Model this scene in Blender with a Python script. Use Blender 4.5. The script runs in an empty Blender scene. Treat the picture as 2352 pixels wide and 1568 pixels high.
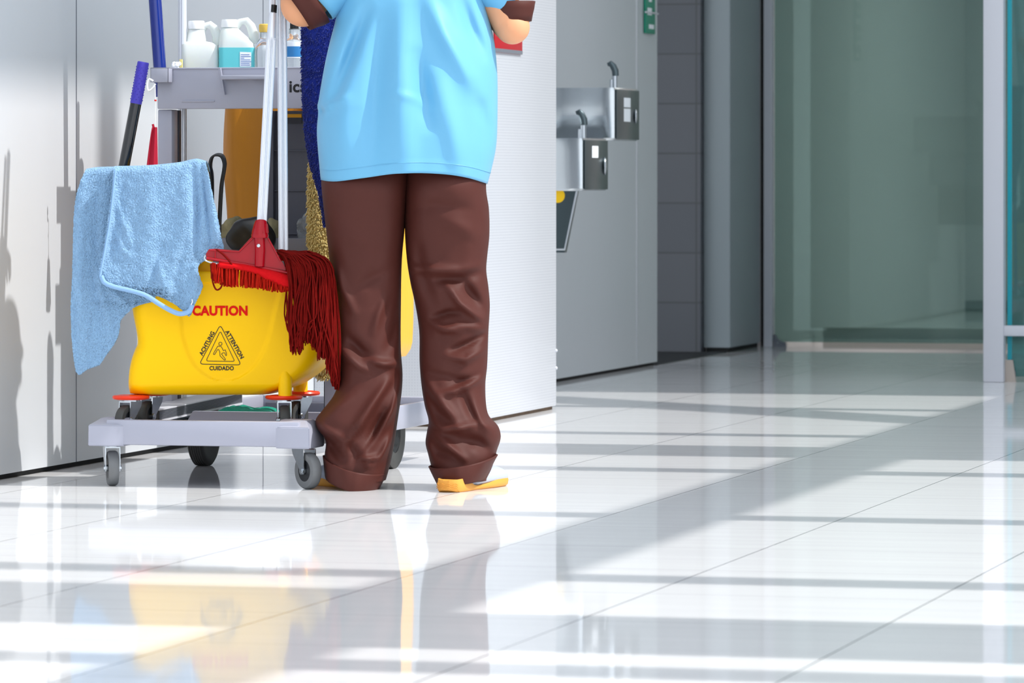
import bpy, bmesh, math, random
from mathutils import Vector, Matrix, noise
random.seed(7)
# ------------------------------------------------------------------ camera, world, sun, exposure
F = 11000.0                      # focal length in pixels of the 2352 px wide frame
H = 0.78                         # eye height of the camera
CX, HY = 1176.0, 404.0           # principal column, horizon row
TH = math.atan(2809.0 / F)       # the building's axes are turned this far from the view axis
ST, CT = math.sin(TH), math.cos(TH)
sc = bpy.context.scene
col = sc.collection
cd = bpy.data.cameras.new('camera'); cam = bpy.data.objects.new('camera', cd); col.objects.link(cam)
cd.sensor_width = 36; cd.sensor_fit = 'HORIZONTAL'
cd.lens = F / 2352 * 36
cam.location = (0, 0, H); cam.rotation_euler = (math.pi / 2, 0, 0)
cd.shift_y = -(784 - HY) / 2352
cd.clip_start = 0.1; cd.clip_end = 200
cd.dof.use_dof = True; cd.dof.focus_distance = 12.5; cd.dof.aperture_fstop = 10.5
sc.camera = cam
w = bpy.data.worlds.new('sky'); sc.world = w; w.use_nodes = True
bg = w.node_tree.nodes['Background']
bg.inputs[0].default_value = (0.89, 0.945, 1.0, 1); bg.inputs[1].default_value = 1.72
sd = bpy.data.lights.new('sun', 'SUN'); sun = bpy.data.objects.new('sun', sd); col.objects.link(sun)
sd.energy = 3.7; sd.angle = math.radians(0.6); sd.color = (1.0, 0.97, 0.93)
TE = 1.2                         # tangent of the sun's elevation
sun.rotation_euler = Vector((-CT, ST, -TE)).to_track_quat('-Z', 'Y').to_euler()
sun.location = (6, 6, 9)
vs = sc.view_settings
vs.view_transform = 'Standard'; vs.look = 'None'; vs.gamma = 1; vs.use_curve_mapping = False
vs.exposure = 0.12

# ------------------------------------------------------------------ coordinates
def PX(u, v, Z):                 # the point at depth Z seen at pixel u, v
    return Vector(((u - CX) * Z / F, Z, H - (v - HY) * Z / F))
def B(b, a, z):                  # building coordinates: b across, a along the wall
    return Vector((a * ST + b * CT, a * CT - b * ST, z))
def UA(u, v, a):                 # building coordinates of pixel u, v on the plane a = const
    k = (u - CX) / F
    Z = a / (k * ST + CT)
    return (Z * (k * CT - ST), a, H - (v - HY) * Z / F)
def UB(u, v, b):                 # the same on the plane b = const
    k = (u - CX) / F
    Z = b / (k * CT - ST)
    return (b, Z * (k * ST + CT), H - (v - HY) * Z / F)
def toB(p):
    return (p[0] * CT - p[1] * ST, p[0] * ST + p[1] * CT, p[2])

# ------------------------------------------------------------------ materials
def lin(c):
    r = []
    for x in c:
        x = x / 255.0
        r.append(x / 12.92 if x <= 0.04045 else ((x + 0.055) / 1.055) ** 2.4)
    return (*r, 1)
def mat(name, rgb, rough=0.5, metal=0.0, bump=None, sheen=0, trans=0, ior=1.45, var=None, sss=0, emit=None, alpha=1, coat=0, spec=0.5):
    m = bpy.data.materials.new(name); m.use_nodes = True
    nt = m.node_tree; p = nt.nodes['Principled BSDF']
    c = lin(rgb)
    p.inputs['Base Color'].default_value = c
    p.inputs['Roughness'].default_value = rough
    p.inputs['Metallic'].default_value = metal
    p.inputs['IOR'].default_value = ior
    p.inputs['Specular IOR Level'].default_value = spec
    p.inputs['Transmission Weight'].default_value = trans
    p.inputs['Sheen Weight'].default_value = sheen
    p.inputs['Coat Weight'].default_value = coat
    if sss:
        p.inputs['Subsurface Weight'].default_value = sss
        p.inputs['Subsurface Radius'].default_value = (0.02, 0.01, 0.006)
        p.inputs['Subsurface Scale'].default_value = 0.6
    if alpha < 1: p.inputs['Alpha'].default_value = alpha
    tc = nt.nodes.new('ShaderNodeTexCoord')
    if var:                      # (scale, amount): mottled colour of the material itself
        n = nt.nodes.new('ShaderNodeTexNoise'); n.inputs['Scale'].default_value = var[0]; n.inputs['Detail'].default_value = 5
        nt.links.new(tc.outputs['Object'], n.inputs['Vector'])
        mx = nt.nodes.new('ShaderNodeMix'); mx.data_type = 'RGBA'
        mx.inputs[6].default_value = tuple(x * (1 - var[1]) for x in c[:3]) + (1,)
        mx.inputs[7].default_value = tuple(min(1, x * (1 + var[1])) for x in c[:3]) + (1,)
        nt.links.new(n.outputs['Fac'], mx.inputs[0]); nt.links.new(mx.outputs[2], p.inputs['Base Color'])
    if bump:                     # (scale, strength, distance[, stretch])
        n = nt.nodes.new('ShaderNodeTexNoise'); n.inputs['Scale'].default_value = bump[0]; n.inputs['Detail'].default_value = 4
        mp = nt.nodes.new('ShaderNodeMapping')
        if len(bump) > 3: mp.inputs['Scale'].default_value = bump[3]
        nt.links.new(tc.outputs['Object'], mp.inputs[0]); nt.links.new(mp.outputs[0], n.inputs['Vector'])
        b = nt.nodes.new('ShaderNodeBump'); b.inputs['Strength'].default_value = bump[1]; b.inputs['Distance'].default_value = bump[2]
        nt.links.new(n.outputs['Fac'], b.inputs['Height']); nt.links.new(b.outputs[0], p.inputs['Normal'])
    return m
M = {}
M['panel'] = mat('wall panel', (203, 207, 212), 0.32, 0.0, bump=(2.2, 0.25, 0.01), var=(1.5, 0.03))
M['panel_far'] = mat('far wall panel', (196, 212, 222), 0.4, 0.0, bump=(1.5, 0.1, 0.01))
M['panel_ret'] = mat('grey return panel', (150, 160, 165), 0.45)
M['black'] = mat('black gap', (14, 15, 17), 0.8)
M['rust'] = mat('rusty trim', (96, 76, 58), 0.7, var=(14, 0.6))
M['frame'] = mat('frame metal', (206, 208, 216), 0.4, 0.0)
M['frame_dk'] = mat('dark frame metal', (120, 124, 134), 0.4, 0.2)
M['concrete'] = mat('facade metal', (205, 208, 212), 0.6)
M['tray'] = mat('grey cart plastic', (166, 168, 183), 0.35, bump=(400, 0.05, 0.001), var=(6, 0.04))
M['tray_dk'] = mat('charcoal cart plastic', (64, 66, 76), 0.5)
M['panelgrey'] = mat('grey locker plastic', (106, 108, 120), 0.45)
M['yellow'] = mat('yellow bucket plastic', (255, 200, 0), 0.38, spec=0.2, sss=0.0)
M['bag'] = mat('yellow vinyl', (250, 176, 8), 0.45, bump=(7, 0.5, 0.02, (1, 1, 0.3)), sheen=0.1)
M['bag_shade'] = mat('shaded yellow vinyl', (176, 112, 4), 0.5, bump=(5, 0.6, 0.03, (1, 1, 0.3)))  # the same yellow vinyl, with the shade on its left half put into the colour
M['orange'] = mat('orange bumper', (240, 58, 22), 0.35)
M['rubber'] = mat('grey rubber', (112, 114, 116), 0.55, var=(40, 0.15))
M['rubber_dk'] = mat('dark rubber', (66, 66, 64), 0.55)
M['hub'] = mat('wheel hub', (26, 28, 32), 0.4)
M['zinc'] = mat('zinc steel', (196, 202, 208), 0.25, 1.0, bump=(60, 0.1, 0.002))
M['steel'] = mat('stainless steel', (198, 204, 208), 0.2, 1.0, bump=(5, 0.08, 0.004, (1, 1, 9)))
M['steel_dk'] = mat('brushed dark steel', (84, 96, 100), 0.3, 0.9)
M['alu'] = mat('aluminium tube', (226, 229, 236), 0.38, 0.45)
M['white'] = mat('white plastic', (244, 246, 246), 0.4, sss=0.0)
M['milky'] = mat('milky plastic', (240, 246, 243), 0.3, trans=0.25, ior=1.2, sss=0.15)
M['turq'] = mat('turquoise liquid', (112, 216, 224), 0.25, trans=0.15, ior=1.2)
M['clear'] = mat('clear plastic', (238, 244, 248), 0.08, trans=0.85, ior=1.2)
M['label'] = mat('paper label', (240, 245, 250), 0.5)
M['labelblue'] = mat('blue print', (48, 128, 190), 0.5)
M['labelink'] = mat('label ink', (70, 110, 180), 0.6)
M['ink'] = mat('black ink', (24, 26, 30), 0.6)
M['redink'] = mat('red ink', (222, 14, 2), 0.6, spec=0.2)
M['red'] = mat('red plastic', (160, 6, 24), 0.25, spec=0.4)
M['redband'] = mat('red headband cloth', (196, 18, 24), 0.9, spec=0.1, bump=(160, 0.5, 0.003))
M['redyarn'] = mat('dark red yarn', (106, 12, 8), 0.9, spec=0.1, bump=(700, 0.6, 0.002), var=(60, 0.35))
M['redfringe'] = mat('red yarn fringe', (168, 26, 12), 0.9, spec=0.1, bump=(500, 0.6, 0.002), var=(90, 0.35))
M['towel'] = mat('blue terry cloth', (160, 204, 248), 0.95, spec=0.1, bump=(260, 1.0, 0.012), sheen=0.2, var=(60, 0.12))
M['hemtape'] = mat('towel hem tape', (138, 176, 216), 0.8, bump=(500, 0.3, 0.001))
M['navy'] = mat('dark blue plush', (6, 34, 132), 0.9, bump=(160, 0.9, 0.006, (1, 1, 0.5)), var=(30, 0.45), sheen=0.2)
M['gold'] = mat('gold yarn', (206, 184, 118), 0.3, bump=(300, 0.5, 0.003), var=(50, 0.25))
M['grip'] = mat('violet grip', (64, 54, 170), 0.4)
M['blackpole'] = mat('black lacquered tube', (10, 12, 18), 0.16, coat=0.5)
M['bluepole'] = mat('blue lacquered tube', (14, 40, 130), 0.22, coat=0.4)
M['blackplastic'] = mat('black plastic', (16, 17, 19), 0.4)
M['beige'] = mat('beige cloth', (140, 132, 100), 0.9, bump=(120, 0.5, 0.004))
M['green'] = mat('green cloth', (24, 146, 122), 0.9, bump=(200, 0.7, 0.004))
M['cream'] = mat('yellow card', (236, 222, 140), 0.7)
M['cork'] = mat('straw cap', (216, 180, 84), 0.6, bump=(120, 0.4, 0.002))
M['redcloth'] = mat('crimson cloth', (176, 18, 50), 0.8)
M['shirt'] = mat('light blue shirt cloth', (104, 174, 212), 0.45, bump=(900, 0.12, 0.001), sheen=0.1)
M['brown'] = mat('brown trouser cloth', (76, 35, 28), 0.6, bump=(1400, 0.25, 0.0008), spec=0.3, sheen=0.0, var=(18, 0.06))
M['skin'] = mat('skin', (226, 160, 118), 0.5, sss=0.15)
M['hair'] = mat('black hair', (22, 18, 18), 0.45, bump=(200, 0.4, 0.003, (1, 1, 0.1)))
M['shoe'] = mat('white shoe leather', (184, 192, 208), 0.45)
M['sole'] = mat('gum sole', (226, 160, 66), 0.55)
M['solepat'] = mat('sole tread', (208, 140, 46), 0.55)
M['eye'] = mat('eye', (235, 235, 232), 0.2)
M['lip'] = mat('lips', (190, 104, 92), 0.5)
M['cyan'] = mat('glass edge cyan', (0, 158, 176), 0.25)
M['signgreen'] = mat('sign green', (22, 140, 112), 0.5)
M['signred'] = mat('sign red', (176, 24, 36), 0.5)
M['warm'] = mat('warm skirting', (178, 168, 160), 0.7)
M['darkwall'] = mat('room beyond', (206, 200, 200), 0.7)
M['darkband'] = mat('room skirting', (44, 74, 72), 0.6)
M['ceil'] = mat('ceiling', (200, 204, 206), 0.8)
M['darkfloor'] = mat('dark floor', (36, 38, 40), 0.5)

def floor_mat():
    m = bpy.data.materials.new('polished porcelain tiles'); m.use_nodes = True
    nt = m.node_tree; p = nt.nodes['Principled BSDF']; N = nt.nodes.new; L = nt.links.new
    tc = N('ShaderNodeTexCoord'); sx = N('ShaderNodeSeparateXYZ'); L(tc.outputs['Object'], sx.inputs[0])
    def line(out, off, pitch, half):
        a = N('ShaderNodeMath'); a.operation = 'SUBTRACT'; L(out, a.inputs[0]); a.inputs[1].default_value = off
        d = N('ShaderNodeMath'); d.operation = 'DIVIDE'; L(a.outputs[0], d.inputs[0]); d.inputs[1].default_value = pitch
        r = N('ShaderNodeMath'); r.operation = 'ROUND'; L(d.outputs[0], r.inputs[0])
        s = N('ShaderNodeMath'); s.operation = 'SUBTRACT'; L(d.outputs[0], s.inputs[0]); L(r.outputs[0], s.inputs[1])
        ab = N('ShaderNodeMath'); ab.operation = 'ABSOLUTE'; L(s.outputs[0], ab.inputs[0])
        lt = N('ShaderNodeMath'); lt.operation = 'LESS_THAN'; L(ab.outputs[0], lt.inputs[0]); lt.inputs[1].default_value = half / pitch
        return lt, r
    l1, r1 = line(sx.outputs[0], -1.430, 0.5395, 0.0012)
    l2, r2 = line(sx.outputs[1], 7.634, 0.5495, 0.0022)
    cmb = N('ShaderNodeCombineXYZ'); L(r1.outputs[0], cmb.inputs[0]); L(r2.outputs[0], cmb.inputs[1])
    # cloudy stone figure drawn out across the tiles
    mp = N('ShaderNodeMapping'); mp.inputs['Scale'].default_value = (0.5, 7.0, 1); L(tc.outputs['Object'], mp.inputs[0])
    n = N('ShaderNodeTexNoise'); n.inputs['Scale'].default_value = 2.2; n.inputs['Detail'].default_value = 6; L(mp.outputs[0], n.inputs['Vector'])
    mx = N('ShaderNodeMix'); mx.data_type = 'RGBA'
    mx.inputs[6].default_value = lin((212, 212, 214)); mx.inputs[7].default_value = lin((228, 228, 228)); L(n.outputs['Fac'], mx.inputs[0])
    m1 = N('ShaderNodeMix'); m1.data_type = 'RGBA'; L(l1.outputs[0], m1.inputs[0]); L(mx.outputs[2], m1.inputs[6]); m1.inputs[7].default_value = lin((70, 72, 76))
    k2 = N('ShaderNodeMath'); k2.operation = 'MULTIPLY'; L(l2.outputs[0], k2.inputs[0]); k2.inputs[1].default_value = 0.33
    m2 = N('ShaderNodeMix'); m2.data_type = 'RGBA'; L(k2.outputs[0], m2.inputs[0]); L(m1.outputs[2], m2.inputs[6]); m2.inputs[7].default_value = lin((90, 92, 98))
    L(m2.outputs[2], p.inputs['Base Color'])
    p.inputs['Roughness'].default_value = 0.045; p.inputs['IOR'].default_value = 1.11
    wn = N('ShaderNodeTexNoise'); wn.inputs['Scale'].default_value = 5; L(tc.outputs['Object'], wn.inputs['Vector'])
    bp = N('ShaderNodeBump'); bp.inputs['Strength'].default_value = 0.015; bp.inputs['Distance'].default_value = 0.01
    L(wn.outputs['Fac'], bp.inputs['Height']); L(bp.outputs[0], p.inputs['Normal'])
    return m
M['floor'] = floor_mat()
def tilewall_mat():
    m = bpy.data.materials.new('dark wall tiles'); m.use_nodes = True
    nt = m.node_tree; p = nt.nodes['Principled BSDF']
    tc = nt.nodes.new('ShaderNodeTexCoord'); mp = nt.nodes.new('ShaderNodeMapping')
    mp.inputs['Rotation'].default_value = (math.pi / 2, 0, 0)
    mp.inputs['Location'].default_value = (0.05, 0.0, 0)
    br = nt.nodes.new('ShaderNodeTexBrick'); br.offset = 0
    br.inputs['Color1'].default_value = lin((82, 85, 92)); br.inputs['Color2'].default_value = lin((76, 80, 88))
    br.inputs['Mortar'].default_value = lin((60, 62, 66)); br.inputs['Scale'].default_value = 1
    br.inputs['Mortar Size'].default_value = 0.004; br.inputs['Brick Width'].default_value = 0.44; br.inputs['Row Height'].default_value = 0.22
    nt.links.new(tc.outputs['Object'], mp.inputs[0]); nt.links.new(mp.outputs[0], br.inputs['Vector']); nt.links.new(br.outputs[0], p.inputs['Base Color'])
    p.inputs['Roughness'].default_value = 0.4
    return m
M['tiles'] = tilewall_mat()
def perforated_mat():
    m = mat('perforated panel', (200, 203, 210), 0.38, 0.0)
    nt = m.node_tree; p = nt.nodes['Principled BSDF']
    tc = nt.nodes.new('ShaderNodeTexCoord'); mp = nt.nodes.new('ShaderNodeMapping')
    mp.inputs['Rotation'].default_value = (0, math.pi / 2, 0)
    vo = nt.nodes.new('ShaderNodeTexVoronoi'); vo.inputs['Scale'].default_value = 110; vo.inputs['Randomness'].default_value = 0
    cr = nt.nodes.new('ShaderNodeValToRGB'); cr.color_ramp.elements[0].position = 0.25; cr.color_ramp.elements[1].position = 0.4
    nt.links.new(tc.outputs['Object'], mp.inputs[0]); nt.links.new(mp.outputs[0], vo.inputs['Vector']); nt.links.new(vo.outputs['Distance'], cr.inputs[0])
    mx = nt.nodes.new('ShaderNodeMix'); mx.data_type = 'RGBA'; nt.links.new(cr.outputs[0], mx.inputs[0])
    mx.inputs[6].default_value = lin((174, 178, 187)); mx.inputs[7].default_value = lin((200, 203, 209))
    nt.links.new(mx.outputs[2], p.inputs['Base Color'])
    return m
M['perf'] = perforated_mat()
def glass_mat(name, tint, rough=0.0, fac=0.75):
    m = bpy.data.materials.new(name); m.use_nodes = True
    nt = m.node_tree; nt.nodes.clear()
    o = nt.nodes.new('ShaderNodeOutputMaterial'); t = nt.nodes.new('ShaderNodeBsdfTransparent'); t.inputs[0].default_value = lin(tint)
    g = nt.nodes.new('ShaderNodeBsdfGlossy'); g.inputs['Roughness'].default_value = rough; g.inputs[0].default_value = lin((205, 225, 222))
    d = nt.nodes.new('ShaderNodeBsdfDiffuse'); d.inputs[0].default_value = lin((150, 176, 172))
    fr = nt.nodes.new('ShaderNodeFresnel'); fr.inputs[0].default_value = 1.5
    m1 = nt.nodes.new('ShaderNodeMixShader'); m1.inputs[0].default_value = 0.22
    nt.links.new(t.outputs[0], m1.inputs[1]); nt.links.new(d.outputs[0], m1.inputs[2])
    m2 = nt.nodes.new('ShaderNodeMixShader')
    nt.links.new(fr.outputs[0], m2.inputs[0]); nt.links.new(m1.outputs[0], m2.inputs[1]); nt.links.new(g.outputs[0], m2.inputs[2])
    nt.links.new(m2.outputs[0], o.inputs[0])
    return m
M['glass'] = glass_mat('green tinted glass', (198, 218, 214))
M['glass_teal'] = glass_mat('teal tinted glass', (110, 205, 208))

# ------------------------------------------------------------------ mesh helpers
class MB:
    def __init__(s): s.bm = bmesh.new()
    def _add(s, vs_, fs):
        V = [s.bm.verts.new(v) for v in vs_]; out = []
        for f in fs:
            try: out.append(s.bm.faces.new([V[i] for i in f]))
            except ValueError: pass
        return V, out
    def box(s, b0, b1, a0, a1, z0, z1, bev=0.0, fn=B, seg=2):
        t = bmesh.new(); bmesh.ops.create_cube(t, size=1)
        for v in t.verts:
            v.co = Vector(((b0 + b1) / 2 + v.co.x * (b1 - b0), (a0 + a1) / 2 + v.co.y * (a1 - a0), (z0 + z1) / 2 + v.co.z * (z1 - z0)))
        if bev: bmesh.ops.bevel(t, geom=list(t.edges) , offset=bev, segments=seg, profile=0.5, affect='EDGES')
        s.merge(t, fn); return s
    def merge(s, t, fn=None):
        t.verts.ensure_lookup_table(); t.verts.index_update()
        V = [fn(*v.co) if fn else v.co.copy() for v in t.verts]
        s._add(V, [[v.index for v in f.verts] for f in t.faces]); t.free()
    def loft(s, rings, closed=True, cap=True):
        n = len(rings[0]); vs_ = [p for r in rings for p in r]; fs = []
        for i in range(len(rings) - 1):
            for j in range(n if closed else n - 1):
                k = (j + 1) % n
                fs.append([i * n + j, i * n + k, (i + 1) * n + k, (i + 1) * n + j])
        if cap and closed:
            fs.append(list(range(n))[::-1]); fs.append([(len(rings) - 1) * n + j for j in range(n)])
        s._add(vs_, fs); return s
    def tube(s, pts, r, seg=16, cap=True, flat=1.0, ribs=0):
        pts = [Vector(p) for p in pts]
        if not hasattr(r, '__len__'): r = [r] * len(pts)
        rings = []; prev = None
        for i, p in enumerate(pts):
            d = (pts[min(i + 1, len(pts) - 1)] - pts[max(i - 1, 0)]).normalized()
            if prev is None:
                ref = Vector((0, 0, 1)) if abs(d.z) < 0.9 else Vector((0, 1, 0))
                x = d.cross(ref).normalized()
            else:
                x = (prev - d * prev.dot(d)).normalized()
            prev = x; y = d.cross(x)
            ring = []
            for j in range(seg):
                an = 2 * math.pi * j / seg
                rr = r[i] * (1 - (0.10 if ribs and j % 2 else 0))
                ring.append(p + x * (math.cos(an) * rr) + y * (math.sin(an) * rr * flat))
            rings.append(ring)
        return s.loft(rings, True, cap)
    def lathe(s, origin, prof, seg=32, axis=Vector((0, 0, 1)), sx=1, sy=1):
        axis = axis.normalized(); ref = Vector((1, 0, 0)) if abs(axis.x) < 0.9 else Vector((0, 0, 1))
        x = (ref - axis * ref.dot(axis)).normalized(); y = axis.cross(x); origin = Vector(origin)
        rings = [[origin + axis * z + x * (math.cos(2 * math.pi * j / seg) * r * sx) + y * (math.sin(2 * math.pi * j / seg) * r * sy) for j in range(seg)] for r, z in prof]
        return s.loft(rings)
    def prism(s, poly, off):     # poly: world points; off: extrusion vector
        n = len(poly); off = Vector(off)
        vs_ = [Vector(p) for p in poly] + [Vector(p) + off for p in poly]
        fs = [list(range(n)), list(range(n, 2 * n))[::-1]] + [[i, i + n, (i + 1) % n + n, (i + 1) % n] for i in range(n)]
        s._add(vs_, fs); return s
    def sphere(s, c, r, sub=3, sc_=(1, 1, 1)):
        t = bmesh.new(); bmesh.ops.create_icosphere(t, subdivisions=sub, radius=r)
        c = Vector(c)
        s.merge(t, lambda x, y, z: c + Vector((x * sc_[0], y * sc_[1], z * sc_[2]))); return s
def smooth_bm(bm, ang=38):
    bmesh.ops.recalc_face_normals(bm, faces=bm.faces)
    for f in bm.faces: f.smooth = True
    for e in bm.edges:
        if len(e.link_faces) == 2 and e.calc_face_angle(0) > math.radians(ang): e.smooth = False
def obj(name, mb, m, parent=None, origin=None, ang=38, label=None):
    """one mesh object; a part keeps the origin of the thing it belongs to"""
    bm = mb.bm if isinstance(mb, MB) else mb
    if parent is not None: origin = parent.get('_o') and Vector(parent['_o']) or Vector((0, 0, 0))
    if origin is None:
        zs = [v.co for v in bm.verts]
        mn = Vector((min(p.x for p in zs), min(p.y for p in zs), min(p.z for p in zs))); mx = Vector((max(p.x for p in zs), max(p.y for p in zs), max(p.z for p in zs)))
        origin = Vector(((mn.x + mx.x) / 2, (mn.y + mx.y) / 2, mn.z))
    origin = Vector(origin)
    for v in bm.verts: v.co -= origin
    smooth_bm(bm, ang)
    me = bpy.data.meshes.new(name); bm.to_mesh(me); bm.free()
    me.materials.append(m)
    o = bpy.data.objects.new(name, me); col.objects.link(o)
    o['_o'] = list(origin)
    if parent is not None: o.parent = parent
    else: o.location = origin
    if label: o['label'] = label
    return o
def tag(o, label, cat, group=None):
    o['label'] = label; o['category'] = cat
    if group: o['group'] = group
    return o
def thing(name, label, cat, loc, group=None):
    o = bpy.data.objects.new(name, None); o.empty_display_size = 0.05; col.objects.link(o)
    o.location = loc; o['_o'] = list(loc)
    return tag(o, label, cat, group)
def struct(name, mb, m, label=None):
    """setting: stored in building axes so that the tile patterns follow the walls"""
    bm = mb.bm
    for v in bm.verts: v.co = Vector(toB(v.co))
    smooth_bm(bm)
    me = bpy.data.meshes.new(name); bm.to_mesh(me); bm.free(); me.materials.append(m)
    o = bpy.data.objects.new(name, me); col.objects.link(o); o.rotation_euler = (0, 0, -TH); o['kind'] = 'structure'
    o['_o'] = [0, 0, 0]
    if label: o['label'] = label
    return o
def solidify(o, t, off=0.0):
    m = o.modifiers.new('thickness', 'SOLIDIFY'); m.thickness = t; m.offset = off; return o
def subsurf(o, n=1):
    m = o.modifiers.new('smooth', 'SUBSURF'); m.levels = n; m.render_levels = n; return o
def interp(tab, x):
    if x <= tab[0][0]: return tab[0][1]
    for (x0, y0), (x1, y1) in zip(tab, tab[1:]):
        if x <= x1:
            t = (x - x0) / (x1 - x0); return y0 + (y1 - y0) * t
    return tab[-1][1]
def sinterp(tab, x):             # smooth version (Catmull-Rom)
    n = len(tab)
    if x <= tab[0][0]: return tab[0][1]
    if x >= tab[-1][0]: return tab[-1][1]
    for i in range(n - 1):
        if x <= tab[i + 1][0]:
            x0, y0 = tab[i]; x1, y1 = tab[i + 1]
            m0 = (y1 - tab[i - 1][1]) / (x1 - tab[i - 1][0]) if i > 0 else (y1 - y0) / (x1 - x0)
            m1 = (tab[i + 2][1] - y0) / (tab[i + 2][0] - x0) if i + 2 < n else (y1 - y0) / (x1 - x0)
            h = x1 - x0; t = (x - x0) / h
            return (2*t**3 - 3*t**2 + 1) * y0 + (t**3 - 2*t**2 + t) * h * m0 + (-2*t**3 + 3*t**2) * y1 + (t**3 - t**2) * h * m1
def rrect(x0, x1, y0, y1, r, n):
    """n points evenly spaced round a rounded rectangle, starting in the middle of the y0 side"""
    r = min(r, (x1 - x0) / 2.001, (y1 - y0) / 2.001)
    w_, d_ = x1 - x0 - 2 * r, y1 - y0 - 2 * r; q = math.pi * r / 2
    per = 2 * w_ + 2 * d_ + 4 * q; out = []
    for i in range(n):
        s = per * i / n
        segs = [(w_ / 2, 'l', (x0 + x1) / 2, y0, 1, 0), (q, 'c', x1 - r, y0 + r, -90, 0), (d_, 'l', x1, y0 + r, 0, 1), (q, 'c', x1 - r, y1 - r, 0, 0),
                (w_, 'l', x1 - r, y1, -1, 0), (q, 'c', x0 + r, y1 - r, 90, 0), (d_, 'l', x0, y1 - r, 0, -1), (q, 'c', x0 + r, y0 + r, 180, 0), (w_ / 2 + 1, 'l', x0 + r, y0, 1, 0)]
        for L_, k, px, py, p1, p2 in segs:
            if s <= L_:
                if k == 'l': out.append((px + p1 * s, py + p2 * s))
                else:
                    a = math.radians(p1 + 90 * s / q); out.append((px + r * math.cos(a), py + r * math.sin(a)))
                break
            s -= L_
    return out
def text_mb(txt, size, place, thick=0.0006, offset=0.0, sx=1.0, align='CENTER', shear=0):
    """lettering as mesh; place(x, y, z) maps the text plane to the world"""
    c = bpy.data.curves.new('t', 'FONT'); c.body = txt; c.size = size; c.extrude = thick / 2; c.offset = offset
    c.align_x = align; c.resolution_u = 4; c.space_character = 1.05
    o = bpy.data.objects.new('t', c); col.objects.link(o)
    dg = bpy.context.evaluated_depsgraph_get(); me = bpy.data.meshes.new_from_object(o.evaluated_get(dg))
    t = bmesh.new(); t.from_mesh(me); mb = MB(); mb.merge(t, lambda x, y, z: place(x * sx, y, z))
    bpy.data.objects.remove(o); bpy.data.curves.remove(c); bpy.data.meshes.remove(me)
    return mb
def segdist(u, v, pts):
    best = 1e9; tt = 0; tot = 0; side = 0
    for (x0, y0), (x1, y1) in zip(pts, pts[1:]):
        dx, dy = x1 - x0, y1 - y0; L = math.hypot(dx, dy)
        t = max(0, min(1, ((u - x0) * dx + (v - y0) * dy) / (L * L)))
        d = math.hypot(u - x0 - t * dx, v - y0 - t * dy)
        if d < best: best = d; tt = tot + t * L
        tot += L
    return best, tt / tot
def folds(u, v, lst):
    """cloth relief (metres, outward) from fold lines: (points, width px, height m)"""
    h = 0
    for pts, wd, amp in lst:
        x0 = min(p[0] for p in pts) - 3 * wd; x1 = max(p[0] for p in pts) + 3 * wd
        if u < x0 or u > x1: continue
        d, t = segdist(u, v, pts)
        if d < 3 * wd: h += amp * math.exp(-(d / wd) ** 2) * (0.35 + 0.65 * math.sin(math.pi * min(1, max(0, t))))
    return h

# ------------------------------------------------------------------ the place: floor, walls, glazed facade
m = MB(); m.box(-9, 7, -6, 36, -0.05, 0.0); struct('floor', m, M['floor'])
WB = -4.31                       # the panelled wall on the left
m = MB(); m.box(WB - 0.2, WB, -6, 14.9, 0.014, 9.0, 0); m.box(WB - 0.2, WB, 15.0, 19.30, 0.014, 9.0, 0)
wl = struct('wall_left', m, M['panel'])
m = MB(); m.box(WB - 0.12, WB - 0.012, -6, 19.29, 0.0, 0.016); struct('baseboard_left', m, M['black'])
def seam(u, n, a=None):
    b_, a_, _ = UB(u, 500, WB)
    m = MB(); m.box(WB - 0.01, WB + 0.0008, a_ - 0.003, a_ + 0.003, 0.014, 4); struct('trim_%d' % n, m, M['frame_dk'])
seam(175, 1); seam(604, 2)
m = MB(); b_, a_, _ = UB(1463, 500, WB); m.box(WB - 0.01, WB + 0.003, a_ - 0.012, a_ + 0.012, 0.014, 4, 0.001); struct('trim_3', m, M['panel'])
# pillar standing out of the wall
PB = -3.82; PA0 = 14.37; PA1 = 15.56
m = MB(); m.box(WB + 0.001, PB, PA0, PA1, 0.012, 7.0, 0.004); struct('wall_pillar', m, M['perf'])
m = MB(); m.box(WB + 0.002, PB - 0.012, PA0 + 0.012, PA1 - 0.01, 0.0, 0.014); struct('baseboard_pillar', m, M['rust'])
for i, v in enumerate((805, 845)):
    b_, a_, z_ = UB(1277, v, PB); m = MB(); m.sphere(B(PB, a_, z_), 0.006, 2); struct('trim_%d' % (4 + i), m, M['frame'])
# opening to a tiled recess, wall return, door leaf
b0, a0, _ = UB(1677, 800, WB); AR0 = a0
b0, a0, _ = UB(1746, 800, WB); AR1 = a0
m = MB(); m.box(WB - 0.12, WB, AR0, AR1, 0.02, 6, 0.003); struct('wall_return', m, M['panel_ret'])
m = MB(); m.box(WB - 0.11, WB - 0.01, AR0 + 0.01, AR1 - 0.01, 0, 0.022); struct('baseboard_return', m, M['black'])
m = MB(); m.box(WB - 3, WB - 0.121, AR0 - 0.06, AR0 + 0.06, 0.0, 6); struct('wall_recess_back', m, M['tiles'])
m = MB(); m.box(WB - 3, WB - 0.002, 19.31, AR0 - 0.061, 0.0, 0.003); struct('floor_recess', m, M['darkfloor'])
m = MB(); m.box(WB - 3.1, WB - 3.0, 19.3, AR0, 0.0, 6); struct('wall_recess_side', m, M['tiles'])
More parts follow.
